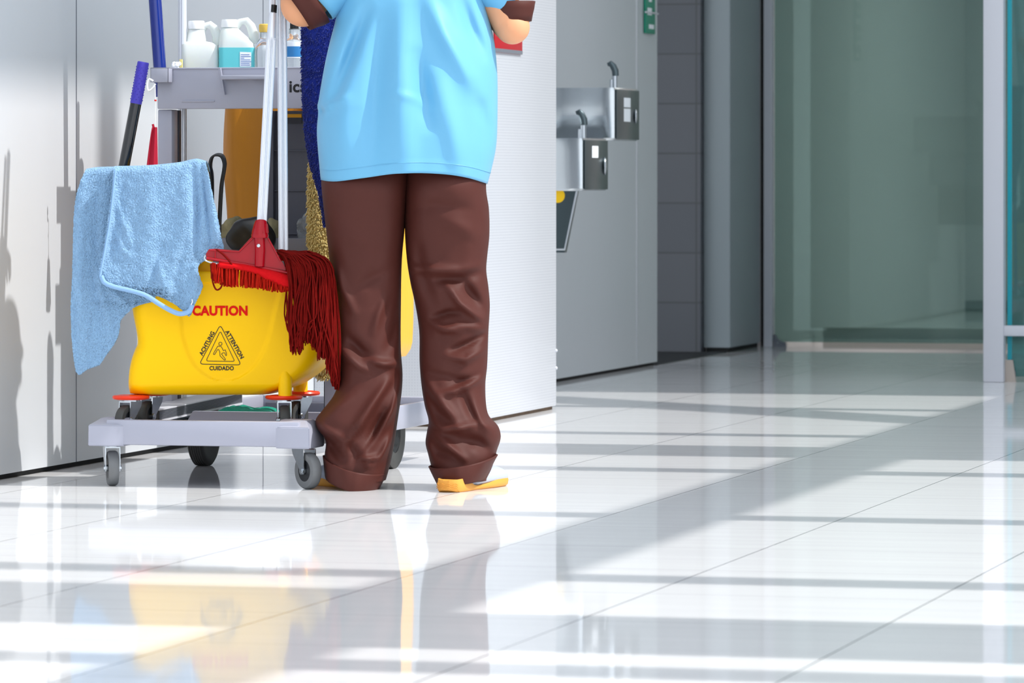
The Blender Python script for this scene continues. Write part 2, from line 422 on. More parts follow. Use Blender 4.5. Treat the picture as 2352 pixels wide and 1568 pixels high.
# glazed screen across the hall with a lobby behind
AG = AR1 + 0.06
def ub(u): return UA(u, 500, AG)[0]
m = MB(); m.box(ub(1757), ub(1777), AG - 0.03, AG + 0.05, 0, 6, 0.003); struct('trim_6', m, M['frame'])
m = MB(); m.box(ub(1747), ub(1756), AG + 0.0, AG + 0.05, 0, 6); struct('trim_7', m, M['black'])
m = MB(); m.box(ub(1779), ub(2420), AG, AG + 0.012, 0.022, 6); g = struct('window_1', m, M['glass'])
m = MB(); m.box(ub(1779), ub(2420), AG + 1.2, AG + 1.25, 0.0, 0.05); struct('trim_8', m, M['warm'])
m = MB(); m.box(-9, 7, 34.0, 34.2, 0, 7); struct('wall_back', m, M['darkwall'])
m = MB(); m.box(-9, 7, 27.4, 27.5, 0, 0.06); struct('baseboard_back', m, M['darkband'])
m = MB(); m.box(-9, 7, 27.5, 27.6, 0, 6.0); struct('wall_lobby', m, M['darkwall'])
m = MB(); m.box(-4.5, -4.3, AG + .1, 27.4, 0, 6); struct('wall_lobby_side', m, M['darkwall'])
ld = bpy.data.lights.new('lobby_fill', 'AREA'); lo = bpy.data.objects.new('lobby_fill', ld); col.objects.link(lo)  # unseen fill light, added to brighten the room behind the glass
ld.shape = 'RECTANGLE'; ld.size = 3.0; ld.size_y = 0.6; ld.energy = 110; ld.color = (1.0, 0.97, 0.92); lo.location = B(-1.1, 24.5, 2.88); lo.rotation_euler = (0, 0, -TH)
# ceiling over the far end, parapet and solid end of the facade
m = MB(); m.box(WB - 3.2, 3.0, 18.3, 28, 2.9, 3.1); struct('ceiling', m, M['ceil'])
FB = 1.5; TK = 0.06              # facade plane (out of view on the right) and depth of its members
F1 = MB()
for (x0, x1) in ((15.72, 15.85), (14.08, 14.22), (13.04, 13.57), (12.33, 12.50), (10.64, 10.80), (8.96, 9.13), (7.26, 7.425), (5.4, 5.55), (3.7, 3.86), (2.0, 2.16), (0.3, 0.46), (-1.6, -1.44), (-3.4, -3.24)):
    F1.box(FB, FB + TK, x0, x1, 0, 6.9 * TE)
F1.box(FB, FB + TK, -6, 30, 3.77 * TE, 4.03 * TE)          # transom
F1.box(FB, FB + TK, -6, 30, 6.72 * TE, 9.5 * TE)            # head beam
F1.box(FB, FB + TK, 16.84, 30, 0, 6.9 * TE)           # solid end bay
F1.box(FB, FB + TK, 13.4, 16.9, 0, 4.0 * TE)          # solid lower bays
F1.box(FB, FB + TK, 7.90, 8.70, 4.0 * TE, 6.9 * TE)        # upper pier
F1.box(FB, FB + TK, 7.62, 8.27, 0, 3.8 * TE)          # lower pier
F1.box(FB, FB + TK, 7.25, 7.42, 0, 3.8 * TE)
d0 = B(FB + 0.03, 16.30, 5.47); d1 = B(FB + 0.03, 15.2, 4.03)
F1.prism([B(FB, 16.50, 5.60 * TE), B(FB, 16.10, 5.60 * TE), B(FB, 14.9, 4.0 * TE), B(FB, 15.3, 4.0 * TE)], B(TK, 0, 0) - B(0, 0, 0))
struct('wall_right', F1, M['concrete'])
# free-standing post with a rail and the teal glass beside it
SP = 18.0
pt = UA(2258, 877, SP); pb1 = UA(2305, 877, SP)[0]
m = MB(); m.box(pt[0], pb1, SP, SP + 0.06, 0, 6, 0.004); pst = struct('door_1', m, M['frame'], 'pale metal post of the glazed screen')
z1 = UA(2330, 748, SP)[2]; z0 = UA(2330, 772, SP)[2]
m = MB(); m.box(pb1 - 0.002, pb1 + 0.5, SP + 0.01, SP + 0.05, z0, z1, 0.003); struct('trim_9', m, M['frame'])
g0 = UA(2313, 0, SP + 0.05)[0]; g1 = UA(2323, 0, SP + 0.05)[0]
zb = UA(2318, 826, SP + 0.05)[2]
m = MB(); m.box(g0, g1, SP + 0.062, SP + 0.072, zb, 6); struct('trim_10', m, M['cyan'])
m = MB(); m.box(g1 + 0.001, g1 + 1.2, SP + 0.062, SP + 0.072, 0.02, 6); struct('window_2', m, M['glass_teal'])
def floor_clip(name, u0, u1, vt, a, label, mk):
    b0, _, z = UA(u0, vt, a); b1 = UA(u1, vt, a)[0]
    t = thing(name, label, 'clamp', B((b0 + b1) / 2, a, 0))
    m = MB(); m.prism([B(b0, a - 0.02, 0), B(b1, a - 0.02, 0), B(b1 - (b1 - b0) * 0.25, a - 0.02, z), B(b0, a - 0.02, z)], B(0, 0.015, 0)); obj('front_plate', m, mk, t)
    m = MB(); m.box(b0 + 0.003, b1 - 0.003, a - 0.0045, a + 0.0, 0, z * 0.5); obj('base', m, M['frame_dk'], t)
floor_clip('glass_clamp', 2306, 2335, 826, SP + 0.061, 'small grey floor clamp holding the teal glass edge beside the right post', M['warm'])
t = thing('door_pivot', 'dark curved pivot shoe at the foot of the post left of the green glass', 'pivot', B(ub(1779), AG - 0.02, 0))
z = UA(1790, 768, AG)[2]
m = MB(); pts = [B(ub(1779), AG - 0.03, 0.0), B(ub(1808), AG - 0.03, 0.0), B(ub(1807), AG - 0.03, z * 0.35), B(ub(1795), AG - 0.03, z * 0.45), B(ub(1787), AG - 0.03, z * 0.7), B(ub(1784), AG - 0.03, z), B(ub(1779), AG - 0.03, z * 1.0)]
m.prism(pts, B(0, 0.025, 0)); obj('shoe', m, M['frame_dk'], t)
m = MB(); m.lathe(B(ub(1790), AG - 0.031, 0.02), [(0.005, -0.003), (0.005, 0.003)], 12, B(0, -1, 0)); obj('bolt', m, M['zinc'], t)
#SPLIT
# ------------------------------------------------------------------ janitor cart (long side runs along the wall)
CA = 11.40                                     # front face of the cart base
bL = UA(203, 1000, CA)[0]; bR = UA(712, 1000, CA)[0]
zT = UA(450, 966, CA)[2]; zB = UA(450, 1027, CA)[2]
cart = thing('janitor_cart', 'grey plastic janitor cart with shelves, yellow bag and swivel casters', 'cart', B((bL + bR) / 2, 11.9, 0))
m = MB()
bi0 = UA(285, 1000, CA)[0]; bi1 = UA(640, 1000, CA)[0]
TB = 12.80                                      # rear end of the base
m.box(bi0 - 0.05, bi1 + 0.05, CA + 0.006, CA + 0.03, zB + 0.003, zT, 0.004)          # front wall of the deck
m.box(bL + 0.012, bL + 0.03, CA + 0.12, TB, zB + 0.003, zT, 0.004)
m.box(bR - 0.03, bR - 0.012, CA + 0.12, TB, zB + 0.003, zT, 0.004)
m.box(bL + 0.012, bR - 0.012, TB - 0.02, TB, zB + 0.003, zT, 0.004)
m.box(bL + 0.02, bR - 0.02, CA + 0.02, TB - 0.01, zB + 0.006, zB + 0.022, 0.003)      # deck
def corner(b0, b1, s):                          # chamfered corner block over a caster
    zc = zT - 0.014; A0, A1 = CA - 0.004, CA + 0.125
    prof = [(A0, zB), (A0, zc), (A0 + 0.042, zT + 0.003), (A1 - 0.03, zT + 0.003), (A1, zT - 0.01), (A1, zB)]
    xs = (b0, b1) if s < 0 else (b1, b0)        # outer edge first
    o, i = xs
    t = bmesh.new()
    def ring(x, din): return [t.verts.new((x, p[0] if p[0] > A0 + .05 else p[0] + din, p[1])) for p in prof]
    R = [ring(o, 0.0), ring(i, 0.0), ring(i + (0.02 if s < 0 else -0.02), 0.011)]
    for r0, r1 in zip(R, R[1:]):
        for k in range(6): t.faces.new([r0[k], r0[(k + 1) % 6], r1[(k + 1) % 6], r1[k]])
    t.faces.new(R[0]); t.faces.new(R[-1])
    # chamfer of the outer top edge
    for v in t.verts:
        if abs(v.co.x - o) < 1e-5 and v.co.z > zT - 0.001: v.co.x += 0.022 * (1 if s < 0 else -1)
    bmesh.ops.recalc_face_normals(t, faces=t.faces)
    bmesh.ops.bevel(t, geom=list(t.edges), offset=0.0022, segments=2, affect='EDGES')
    m.merge(t, B)
corner(bL, UA(266, 1000, CA)[0], -1); corner(UA(648, 1000, CA)[0], bR, 1)
# raised well behind the bucket bay
ra = CA + 0.5
r0 = UA(421, 950, ra); r1 = UA(760, 950, ra)
zr = UA(520, 945, ra)[2]
m.prism([B(r0[0] - 0.0, ra, zB + .02), B(r1[0] - 0.03, ra, zB + .02), B(r1[0] - 0.03, ra, zr), B(r0[0] + 0.026, ra, zr)], B(0, 0.02, 0))
obj('base_tray', m, M['tray'], cart, ang=30)
m = MB(); zr2 = UA(700, 924, TB - .03)[2]
m.box(bL + 0.04, bR - 0.03, TB - 0.035, TB - 0.021, zB + 0.02, zr2, 0.003)
m.box(bL + 0.031, bL + 0.05, ra + .04, TB - 0.03, zB + 0.02, zr2 - 0.012, 0.003)
m.box(bR - 0.05, bR - 0.031, ra + .04, TB - 0.03, zB + 0.02, zr2 - 0.012, 0.003)
obj('inner_rim', m, M['panelgrey'], cart)

def caster(name, bc, ac, dia, wd, top, turn, parent, mt, fork_m, label=None, plate=True):
    """swivel caster: turn = wheel heading against the view axis (radians); returns its part"""
    c = B(bc, ac, 0); R = dia / 2
    hd = Vector((math.sin(turn), math.cos(turn), 0)); ax = Vector((math.cos(turn), -math.sin(turn), 0))
    off = hd * (-0.022 if plate else 0)
    wc = c + off + Vector((0, 0, R))
    base = Vector((0, 0, parent_z(parent)))
    m = MB(); hw = wd / 2
    prof = [(R * .56, -hw * .86), (R * .74, -hw), (R * .93, -hw * .93), (R, -hw * .55), (R, hw * .55), (R * .93, hw * .93), (R * .74, hw), (R * .56, hw * .86)]
    m.lathe(wc + base, prof, 40, ax)
    tyre = obj('wheel', m, mt, parent, ang=50, label=label)
    m = MB(); m.lathe(wc + base, [(R * .585, -hw * .88), (R * .58, -hw * .9), (R * .5, -hw * .55), (R * .22, -hw * .55), (R * .2, -hw * .95), (R * .2, hw * .95), (R * .22, hw * .55), (R * .5, hw * .55), (R * .58, hw * .9), (R * .585, hw * .88)], 32, ax)
    obj('hub', m, M['hub'], tyre)
    if plate:
        m = MB(); fz = dia + 0.008
        for s in (-1, 1):
            x = ax * (s * (hw + 0.0035))
            p = [c + x + hd * 0.024 + Vector((0, 0, fz)), c + x - hd * 0.028 + Vector((0, 0, fz)), wc + x - hd * 0.009 + Vector((0, 0, 0.004)), wc + x - hd * 0.007 - Vector((0, 0, 0.008)), wc + x + hd * 0.006 - Vector((0, 0, 0.009)), wc + x + hd * 0.01 + Vector((0, 0, 0.002)), c + x + hd * 0.020 + Vector((0, 0, fz - 0.012))]
            m.prism([q + base for q in p], ax * (s * 0.0022))
        t = bmesh.new(); bmesh.ops.create_cube(t, size=1)
        cc = c + base + Vector((0, 0, fz))
        m.merge(t, lambda x, y, z: cc + ax * (x * (wd + 0.011)) + hd * (y * 0.05 - 0.002) + Vector((0, 0, z * 0.003)))
        m.lathe(c + base, [(0.024, fz + 0.001), (0.024, fz + 0.005), (0.017, fz + 0.007), (0.017, top)], 24)
        m.lathe(wc + base, [(0.0055, -hw - 0.009), (0.0055, hw + 0.009)], 6, ax)
        m.lathe(wc + base, [(0.0085, -hw - 0.0075), (0.0085, hw + 0.0075)], 16, ax)
        obj('fork', m, fork_m, parent)
def parent_z(p): return p.get('zbase', 0.0)
b_ = UA(250, 1060, 11.45)[0]; caster('c', b_, 11.47, 0.088, 0.027, zB + 0.004, -0.2, cart, M['rubber'], M['zinc'])
b_ = UA(690, 1060, 11.43)[0]; caster('c', b_, 11.455, 0.091, 0.027, zB + 0.004, -0.62, cart, M['rubber'], M['zinc'])
for uu in (0, 1):
    bb = UA(468, 1050, 12.30)[0] if uu == 0 else bR - 0.05
    c = B(bb, 12.30, 0.092); m = MB()
    R = 0.092; hw = 0.022
    prof = [(R * .55, -hw * .8), (R * .8, -hw), (R * .93, -hw * .95)]
    for k in range(6): x = -hw * .7 + k * hw * .28; prof += [(R, x - hw * .06), (R, x + hw * .06), (R * .985, x + hw * .1)]
    prof += [(R * .93, hw * .95), (R * .8, hw), (R * .55, hw * .8)]
    m.lathe(c, prof, 48, B(1, 0, 0)); wh = obj('rear_wheel', m, M['rubber_dk'], cart)
    m = MB(); m.lathe(c, [(R * .56, -hw * .8), (R * .5, -hw * .4), (R * .15, -hw * .4), (R * .15, hw * .6), (R * .5, hw * .4), (R * .56, hw * .8)], 32, B(1, 0, 0)); obj('hub', m, M['hub'], wh)
m = MB(); m.tube([B(UA(468, 1050, 12.30)[0], 12.30, 0.092), B(bR - 0.05, 12.30, 0.092)], 0.007, 12); obj('axle', m, M['zinc'], cart)
# upright body: posts, middle shelf, locker panel, top tray
BA = 12.05                                     # front face of the upper body
cbL = UA(362, 300, BA)[0]; cbR = cbL + 0.50
def za(v, a=BA, u=500): return UA(u, v, a)[2]
m = MB()
x1 = UA(395, 300, BA)[0]
m.box(cbL, x1, BA, BA + 0.05, zB + .02, za(251), 0.004)
m.box(cbR - (x1 - cbL), cbR, BA, BA + 0.05, zB + .02, za(251), 0.004)
obj('front_post', m, M['tray'], cart)
m = MB(); x2 = UA(413, 300, BA + .07)[0]
m.box(x1 - 0.012, x2, BA + 0.06, BA + 0.085, zB + .02, za(252), 0.003)
m.box(cbR - 0.06, cbR - 0.012, BA + 0.06, BA + 0.085, zB + .02, za(252), 0.003)
obj('inner_post', m, M['tray_dk'], cart)
for k, bb in enumerate((UA(419, 200, BA + 0.12)[0], cbR - 0.03)):
    m = MB(); m.tube([B(bb, BA + 0.12, zB + .03), B(bb, BA + 0.12, 1.32)], 0.0115, 24, ribs=1); obj('upright_tube', m, M['alu'], cart)
# top tray
TBk = 12.66; zt1, zt0 = za(156), za(250)
m = MB()
tb0, tb1 = UA(361, 200, BA - .015)[0], cbR + 0.0
m.box(tb0, tb1, BA - 0.015, BA - 0.003, zt0, zt1, 0.003)
m.box(tb0, tb0 + 0.012, BA - 0.003, TBk, zt0 + 0.05, zt1, 0.003); m.box(tb1 - 0.012, tb1, BA - 0.003, TBk, zt0 + 0.05, zt1, 0.003)
m.box(tb0, tb1, TBk - 0.012, TBk, zt0 + 0.05, zt1 - 0.02, 0.003)
m.box(tb0 + .005, tb1 - .005, BA - 0.004, TBk - 0.005, zt1 - 0.045, zt1 - 0.037)
m.box(tb0 - 0.001, tb1 + 0.001, BA - 0.018, BA - 0.008, zt1 - 0.004, zt1 + 0.001, 0.002)
g0 = UA(612, 200, BA - .02)[0]; g1 = UA(416, 200, BA - .02)[0]; g2 = UA(500, 200, BA - .02)[0]
m.box(g1, g2 - .01, BA - 0.018, BA - 0.013, za(234, BA), za(231, BA), 0.001)           # moulded line
m.prism([B(g2 + .004, BA - .016, za(156)), B(g2 + .0095, BA - .016, za(156)), B(g2 + .022, BA - .016, za(218)), B(g2 + .02, BA - .016, za(218))], B(0, -0.012, 0))
obj('top_tray', m, M['tray'], cart, ang=30)
m = MB(); c0, c1 = UA(345, 170, BA - .05)[0], UA(387, 170, BA - .05)[0]
zz0, zz1 = UA(366, 189, BA - .05)[2], UA(366, 155, BA - .05)[2]
m.box(c0, c1, BA - 0.05, BA - 0.046, zz0, zz1, 0.0015); m.box(c1 - 0.004, c1, BA - 0.05, BA - 0.012, zz0, zz1, 0.0015)
m.box(c0, c0 + 0.004, BA - 0.05, BA + 0.06, zz0, zz1, 0.0015); m.box(c0, c1, BA - 0.05, BA + 0.03, zz1 - 0.004, zz1, 0.0015)
obj('corner_holder', m, M['tray'], cart)
m = MB(); s0, s1 = UA(506, 178, BA - .06)[0], UA(613, 178, BA - .06)[0]
m.box(s0, s1, BA - 0.06, BA - 0.014, za(183, BA - .05), za(173, BA - .05), 0.0025)
obj('ledge', m, M['tray'], cart)
pl = lambda x, y, z: B(0, 0, 0)
L0 = UA(683, 211, BA - .0165); 
def logo(x, y, z): return B(L0[0] + x, BA - 0.0158 - z, L0[2] + y)
mb = text_mb('ics', 0.043, logo, offset=0.0012, sx=1.0, align='CENTER')
obj('logo', mb, M['ink'], cart, label='black logo letters on grey tray front')
# middle shelf, locker wall
m = MB(); zs = za(546)
m.box(cbL + .002, cbR - .002, BA - 0.012, BA, zs - 0.075, zs, 0.003); m.box(cbL + .01, cbR - .01, BA, TBk - .1, zs - 0.04, zs - 0.03)
obj('middle_shelf', m, M['panelgrey'], cart)
m = MB(); LA = 12.46
l0 = UA(618, 300, LA)[0]
m.box(l0, cbR, LA, LA + 0.012, zs - .03, zt0 - 0.0, 0.002)
m.box(cbR - 0.015, cbR - .003, BA + .05, LA, zs - .03, zt0)
for v in (346, 438, 537): zz = UA(660, v, LA)[2]; m.box(l0 + 0.018, cbR - .02, LA - 0.009, LA, zz - 0.0012, zz + 0.0012)
m.box(l0, l0 + 0.018, LA - 0.02, LA, zs - .03, zt0, .001)
lk = obj('locker_panel', m, M['panelgrey'], cart)
m = MB(); h0, h1 = UA(660, 270, LA)[0], UA(694, 270, LA)[0]
m.box(h0, h1, LA - 0.004, LA - .0005, UA(660, 284, LA)[2], UA(660, 262, LA)[2]); obj('hand_slot', m, M['tray_dk'], lk)
m = MB(); m.box(h0, h1, LA - 0.008, LA - .003, UA(660, 270, LA)[2], UA(660, 262, LA)[2]); obj('slot_rim', m, M['bag'], lk)
# vinyl waste bag hung at the back end of the cart, left half coloured as shaded
bagA = 12.84
def bagloft(w0, w1, vbot):
    m = MB(); rings = []
    ztop, zbot = UA(550, 215, bagA)[2], UA(935, vbot, bagA)[2]
    b0_, b1_ = UA(507, 400, bagA)[0], UA(944, 640, bagA)[0] - 0.048; bl, br = b0_ + (b1_ - b0_) * w0, b0_ + (b1_ - b0_) * w1
    for i in range(40):
        t = i / 39; z = zbot + (ztop - zbot) * t
        q = max(0, 1 - t / 0.05); sh = 0.012 * q * q
        l_, r_ = bl + sh - 0.0 + 0.006 * math.sin(t * 7), br - sh + 0.004 * math.sin(t * 9)
        
        a0, a1 = bagA - 0.0 + sh, bagA + 0.22 - sh
        ring = []
        for (x, y) in rrect(l_, r_, a0, a1, 0.05, 120):
            k = 0.008 * math.sin(x * 55 + z * 4) * math.exp(-0.5) + 0.006 * noise.noise(Vector((x * 9, y * 9, z * 5)))
            ring.append(B(x, y + (k if y < bagA + .15 else -k), z))
        rings.append(ring)
    m.loft(rings, True, False); m.bm.faces.new([m.bm.verts[:120][j] for j in range(120)][::-1]) if False else None
    m.bm.verts.ensure_lookup_table(); m.bm.faces.new([m.bm.verts[j] for j in range(119, -1, -1)])
    return m
bag = obj('waste_bag', bagloft(0.46, 1, 822), M['bag'], cart, label='yellow vinyl waste bag', ang=60); solidify(bag, 0.002)
bag = obj('waste_bag', bagloft(0, 0.45, 640), M['bag_shade'], cart, label='left half of the yellow vinyl waste bag, shade in its colour', ang=60); solidify(bag, 0.002)
m = MB(); z = za(232, bagA)
bl, br = UA(507, 400, bagA)[0] + .005, UA(944, 640, bagA)[0] - .06
m.tube([B(bl, TBk, z), B(bl, bagA + .22, z), B(br - .03, bagA + .22, z), B(br - .03, TBk, z)], 0.007, 10); obj('bag_frame', m, M['frame_dk'], cart)

# ------------------------------------------------------------------ things on the cart
def on_tray(u, Z): return PX(u, 0, Z)
ztray = zt1 - 0.037
def jug(name, label, u0, u1, v_top, Z, m_body, body_rows, cap_u, cap_v, handle, liquid=None):
    u = (u0 + u1) / 2; o = PX(u, 0, Z); o.z = ztray
    t = thing(name, label, 'jug', o); s = Z / F
    m = MB(); rings = []
    def ringat(v, l, r, dpt, rad):
        return [PX(x, v, Z) + Vector((0, y, 0)) for x, y in [(p[0] , p[1]) for p in rr(l, r, dpt, rad)]]
    def rr(l, r, dpt, rad):
        return [(p[0] / s + u, p[1]) for p in rrect((l - u) * s, (r - u) * s, -dpt, dpt, rad, 64)]
    for v, l, r, dpt, rad in body_rows: rings.append(ringat(v, l, r, dpt, rad))
    zb = HY - (ztray - H) / s
    l, r, dpt, rad = body_rows[-1][1:]
    rings.append(ringat(zb - 3, l, r, dpt, rad)); rings.append(ringat(zb, l + 3, r - 3, dpt - 0.003, rad))
    m.loft(rings); body = obj('body', m, m_body, t, ang=60); 
    m = MB(); cr = (cap_u[1] - cap_u[0]) / 2 * s; cc = PX(sum(cap_u) / 2, cap_v[1], Z); hh = (cap_v[1] - cap_v[0]) * s
    rg = []
    for r_, z_ in ((cr, 0), (cr, hh * .85), (cr * .93, hh)): rg.append([cc + Vector((math.cos(a * math.pi / 36) * r_ * (1 - (.02 if a % 2 else 0)), math.sin(a * math.pi / 36) * r_, z_)) for a in range(72)])
    m.loft(rg); obj('cap', m, M['white'], t)
    m = MB(); m.tube([PX(a, b, Z) for a, b in handle[0]], [x * s for x in handle[1]], 16, flat=1.3); obj('handle', m, m_body, t, ang=70)
    if liquid:
        m = MB(); rg = []
        for v in (liquid, zb - 1): rg.append(ringat(v, l - 0.4, r + 0.4, dpt + 0.0006, rad + .0004))
        m.loft(rg); obj('liquid', m, M['turq'], t)
    return t, zb
j1, zb = jug('white_jug', 'milky white handled jug on the cart tray, left of the turquoise one', 418, 503, 48, 12.80, M['milky'],
    [(66, 436, 466, .016, .014), (70, 432, 470, .02, .018), (95, 428, 474, .026, .02), (98, 422, 490, .03, .02), (104, 418, 501, .035, .014), (130, 418, 503, .036, .012)],
    (432, 470), (48, 67), ([(462, 74), (470, 60), (482, 57), (492, 66), (499, 84), (500, 104)], [7, 6, 7, 8, 9, 9]))
j2, zb = jug('turquoise_jug', 'handled jug half full of turquoise liquid on the cart tray', 504, 586, 45, 12.79, M['milky'],
    [(62, 512, 542, .016, .014), (66, 509, 548, .022, .02), (74, 506, 556, .028, .024), (88, 504, 572, .034, .024), (100, 504, 584, .036, .016), (120, 504, 586, .037, .012)],
    (508, 547), (45, 63), ([(540, 66), (552, 50), (566, 48), (576, 60), (583, 80), (584, 100)], [7, 6, 7, 8, 9, 8]), 110)
m = MB(); s = 12.75 / F; m.prism([PX(551, 119, 12.7515), PX(577, 120, 12.7515), PX(577, 153, 12.7515), PX(551, 153, 12.7515)], (0, 0.0006, 0)); lb = obj('label', m, M['label'], j2)
m = MB()
for k, wd in enumerate((20, 23, 8, 22, 24, 20, 21)): m.prism([PX(553, 125 + k * 4, 12.751), PX(553 + wd, 125 + k * 4, 12.751), PX(553 + wd, 126.2 + k * 4, 12.751), PX(553, 126.2 + k * 4, 12.751)], (0, 0.0004, 0))
obj('label_print', m, M['labelink'], lb)
def bottle(name, label, uc, Z, prof, mt, y=0):
    s = Z / F; o = PX(uc, 0, Z); o.z = ztray
    t = thing(name, label, 'bottle', o)
    m = MB(); pr = [(r * s, (H - (v - HY) * s) - ztray) for r, v in prof]
    pr = [p for p in pr if p[1] > 0.002]; pr = [(pr[0][0] , 0.0)] + pr if prof[0][1] > prof[-1][1] else pr
    m.lathe(o, pr, 32); obj('glass', m, mt, t, ang=60)
    return t, o, s
t, o, s = bottle('glass_bottle', 'clear round bottle with a straw coloured cap behind the mop handles', 608, 12.77, [(24, 150), (25, 120), (22, 105), (14, 92), (11, 88), (11, 74)], M['clear'])
m = MB(); m.lathe(o, [(12.5 * s, H - (74 - HY) * s - ztray), (13.5 * s, H - (65 - HY) * s - ztray), (13 * s, H - (57 - HY) * s - ztray), (11 * s, H - (55 - HY) * s - ztray)], 28); obj('cap', m, M['cork'], t)
t, o, s = bottle('water_bottle', 'clear plastic bottle with a blue and white label beside the dark blue plush', 676, 12.75, [(24, 150), (25, 130), (25, 100), (22, 90), (13, 80), (12, 66)], M['clear'])
def band(v0, v1, r, mk, nm):
    m = MB(); m.lathe(o, [(r * s, H - (v1 - HY) * s - ztray), (r * s, H - (v0 - HY) * s - ztray)], 40); return obj(nm, m, M[mk], t)
lb = band(97, 134, 25.3, 'label', 'label'); m = MB(); m.lathe(o, [(25.6 * s, H - (131 - HY) * s - ztray), (25.6 * s, H - (107 - HY) * s - ztray)], 40); obj('label_band', m, M['labelblue'], lb)
m = MB(); m.lathe(o, [(10 * s, H - (68 - HY) * s - ztray), (10 * s, H - (52 - HY) * s - ztray), (7 * s, H - (45 - HY) * s - ztray)], 24); obj('cap', m, M['blackplastic'], t)
m = MB()
for k in range(9): m.sphere(PX(398 + random.random() * 14, 146 + random.random() * 12, 12.68 + random.random() * .02) , 0.0055 + random.random() * .002, 2)
tag(obj('cotton_twine', m, M['white'], ang=80), 'small tangle of white twine at the left end of the cart tray', 'twine')
m = MB(); p = PX(412.5, 136, 12.72); m.prism([p, PX(418, 136, 12.72), PX(418, 185, 12.72), PX(412, 185, 12.72)], (0, 0.03, 0))
tag(obj('yellow_card', m, M['cream']), 'pale yellow card standing between the twine and the white jug', 'card')
# things on the middle shelf
zsh = zs - 0.03
def lump(c, sx, sy, sz, amp, sc, seed, sub=4):
    t = bmesh.new(); bmesh.ops.create_icosphere(t, subdivisions=sub, radius=1)
    for v in t.verts:
        n_ = noise.noise(v.co * sc + Vector((seed, 0, 0)))
        v.co = v.co * (1 + amp * n_); v.co.z = max(v.co.z, -0.75)
    m = MB(); c = Vector(c); m.merge(t, lambda x, y, z: c + Vector((x * sx, y * sy, z * sz))); return m
Zs = 12.66
def zpx(v, Z): return H - (v - HY) * Z / F
c = PX(538, 0, Zs); hz = (zpx(500, Zs) - zsh) / 1.75
tag(obj('folded_rag', lump((c.x - .005, Zs + .04, zsh + .75 * hz), .042, .05, hz, .3, 1.6, 3), M['beige'], ang=80), 'beige folded rag on the middle shelf behind the red mop holder', 'rag')
c = PX(627, 0, Zs + .02); tag(obj('folded_rag', lump((c.x, Zs + .05, zsh + .75 * hz), .026, .05, hz, .2, 1.4, 9), M['beige'], ang=80), 'beige rag between the two white handles on the middle shelf', 'rag')
c = PX(578, 0, Zs - .04)
tag(obj('black_pouch', lump((c.x, Zs - .09, zsh + .75 * hz), .062, .035, hz * 1.04, .22, 1.1, 5), M['blackplastic'], ang=80), 'black pouch lying between beige rags on the middle shelf', 'pouch')
c = PX(712, 0, Zs); hz = (zpx(488, Zs) - zsh) / 1.75
tag(obj('plastic_bag', lump((c.x, Zs - .02, zsh + .75 * hz), .034, .04, hz, .35, 2.6, 2), M['clear'], ang=80), 'crumpled clear plastic bag on the middle shelf beside the gold mop', 'bag')
# things in the base
gz = zB + 0.022
c = UA(553, 938, 12.1)
t = bmesh.new(); bmesh.ops.create_grid(t, x_segments=40, y_segments=30, size=1)
m = MB(); gb0, gb1 = UA(490, 938, 12.03)[0], UA(622, 938, 12.03)[0]; gzt = UA(550, 934, 12.03)[2]
def clothpt(x, y, z):
    e = max(abs(x), abs(y)) ** 8
    return B((gb0 + gb1) / 2 + x * (gb1 - gb0) / 2, 12.10 + y * .1, gz + 0.003 + (gzt - gz - .003) * (1 - e) * (0.85 - .25 * x * .5 + .2 * noise.noise(Vector((x * 3, y * 3, 1)))))
m.merge(t, clothpt); o_ = obj('green_cloth', m, M['green'], ang=80); solidify(o_, 0.004, 1); tag(o_, 'green cloth lying in the base of the cart', 'cloth')
sq = thing('floor_squeegee', 'black ribbed strip with white edges lying aslant in the cart base', 'squeegee', PX(470, 1000, 12.35))
sq['_o'] = list(sq.location)
p0, p1 = PX(366, 957, 12.46), PX(556, 917, 12.85)
def sqbox(z0, z1, y0, y1, nm, mk):
    m = MB(); d = (p1 - p0); n_ = Vector((-d.y, d.x, 0)).normalized()
    m.prism([p0 + n_ * y0 + Vector((0, 0, z0)), p1 + n_ * y0 + Vector((0, 0, z0)), p1 + n_ * y0 + Vector((0, 0, z1)), p0 + n_ * y0 + Vector((0, 0, z1))], n_ * (y1 - y0)); return obj(nm, m, M[mk], sq)
sqbox(-0.013, -0.008, -0.002, 0.06, 'white_edge', 'frame'); rb = sqbox(-0.008, 0.016, 0, 0.05, 'rubber_body', 'blackplastic'); sqbox(0.016, 0.019, -0.001, 0.09, 'white_plate', 'frame')
m = MB()
for k in range(7):
    z = -0.006 + k * 0.0032; d = p1 - p0; n_ = Vector((-d.y, d.x, 0)).normalized()
    m.tube([p0 + n_ * -0.0 + Vector((0, 0, z)), p1 + n_ * -0.0 + Vector((0, 0, z))], 0.0009, 6)
obj('rib', m, M['frame_dk'], rb)

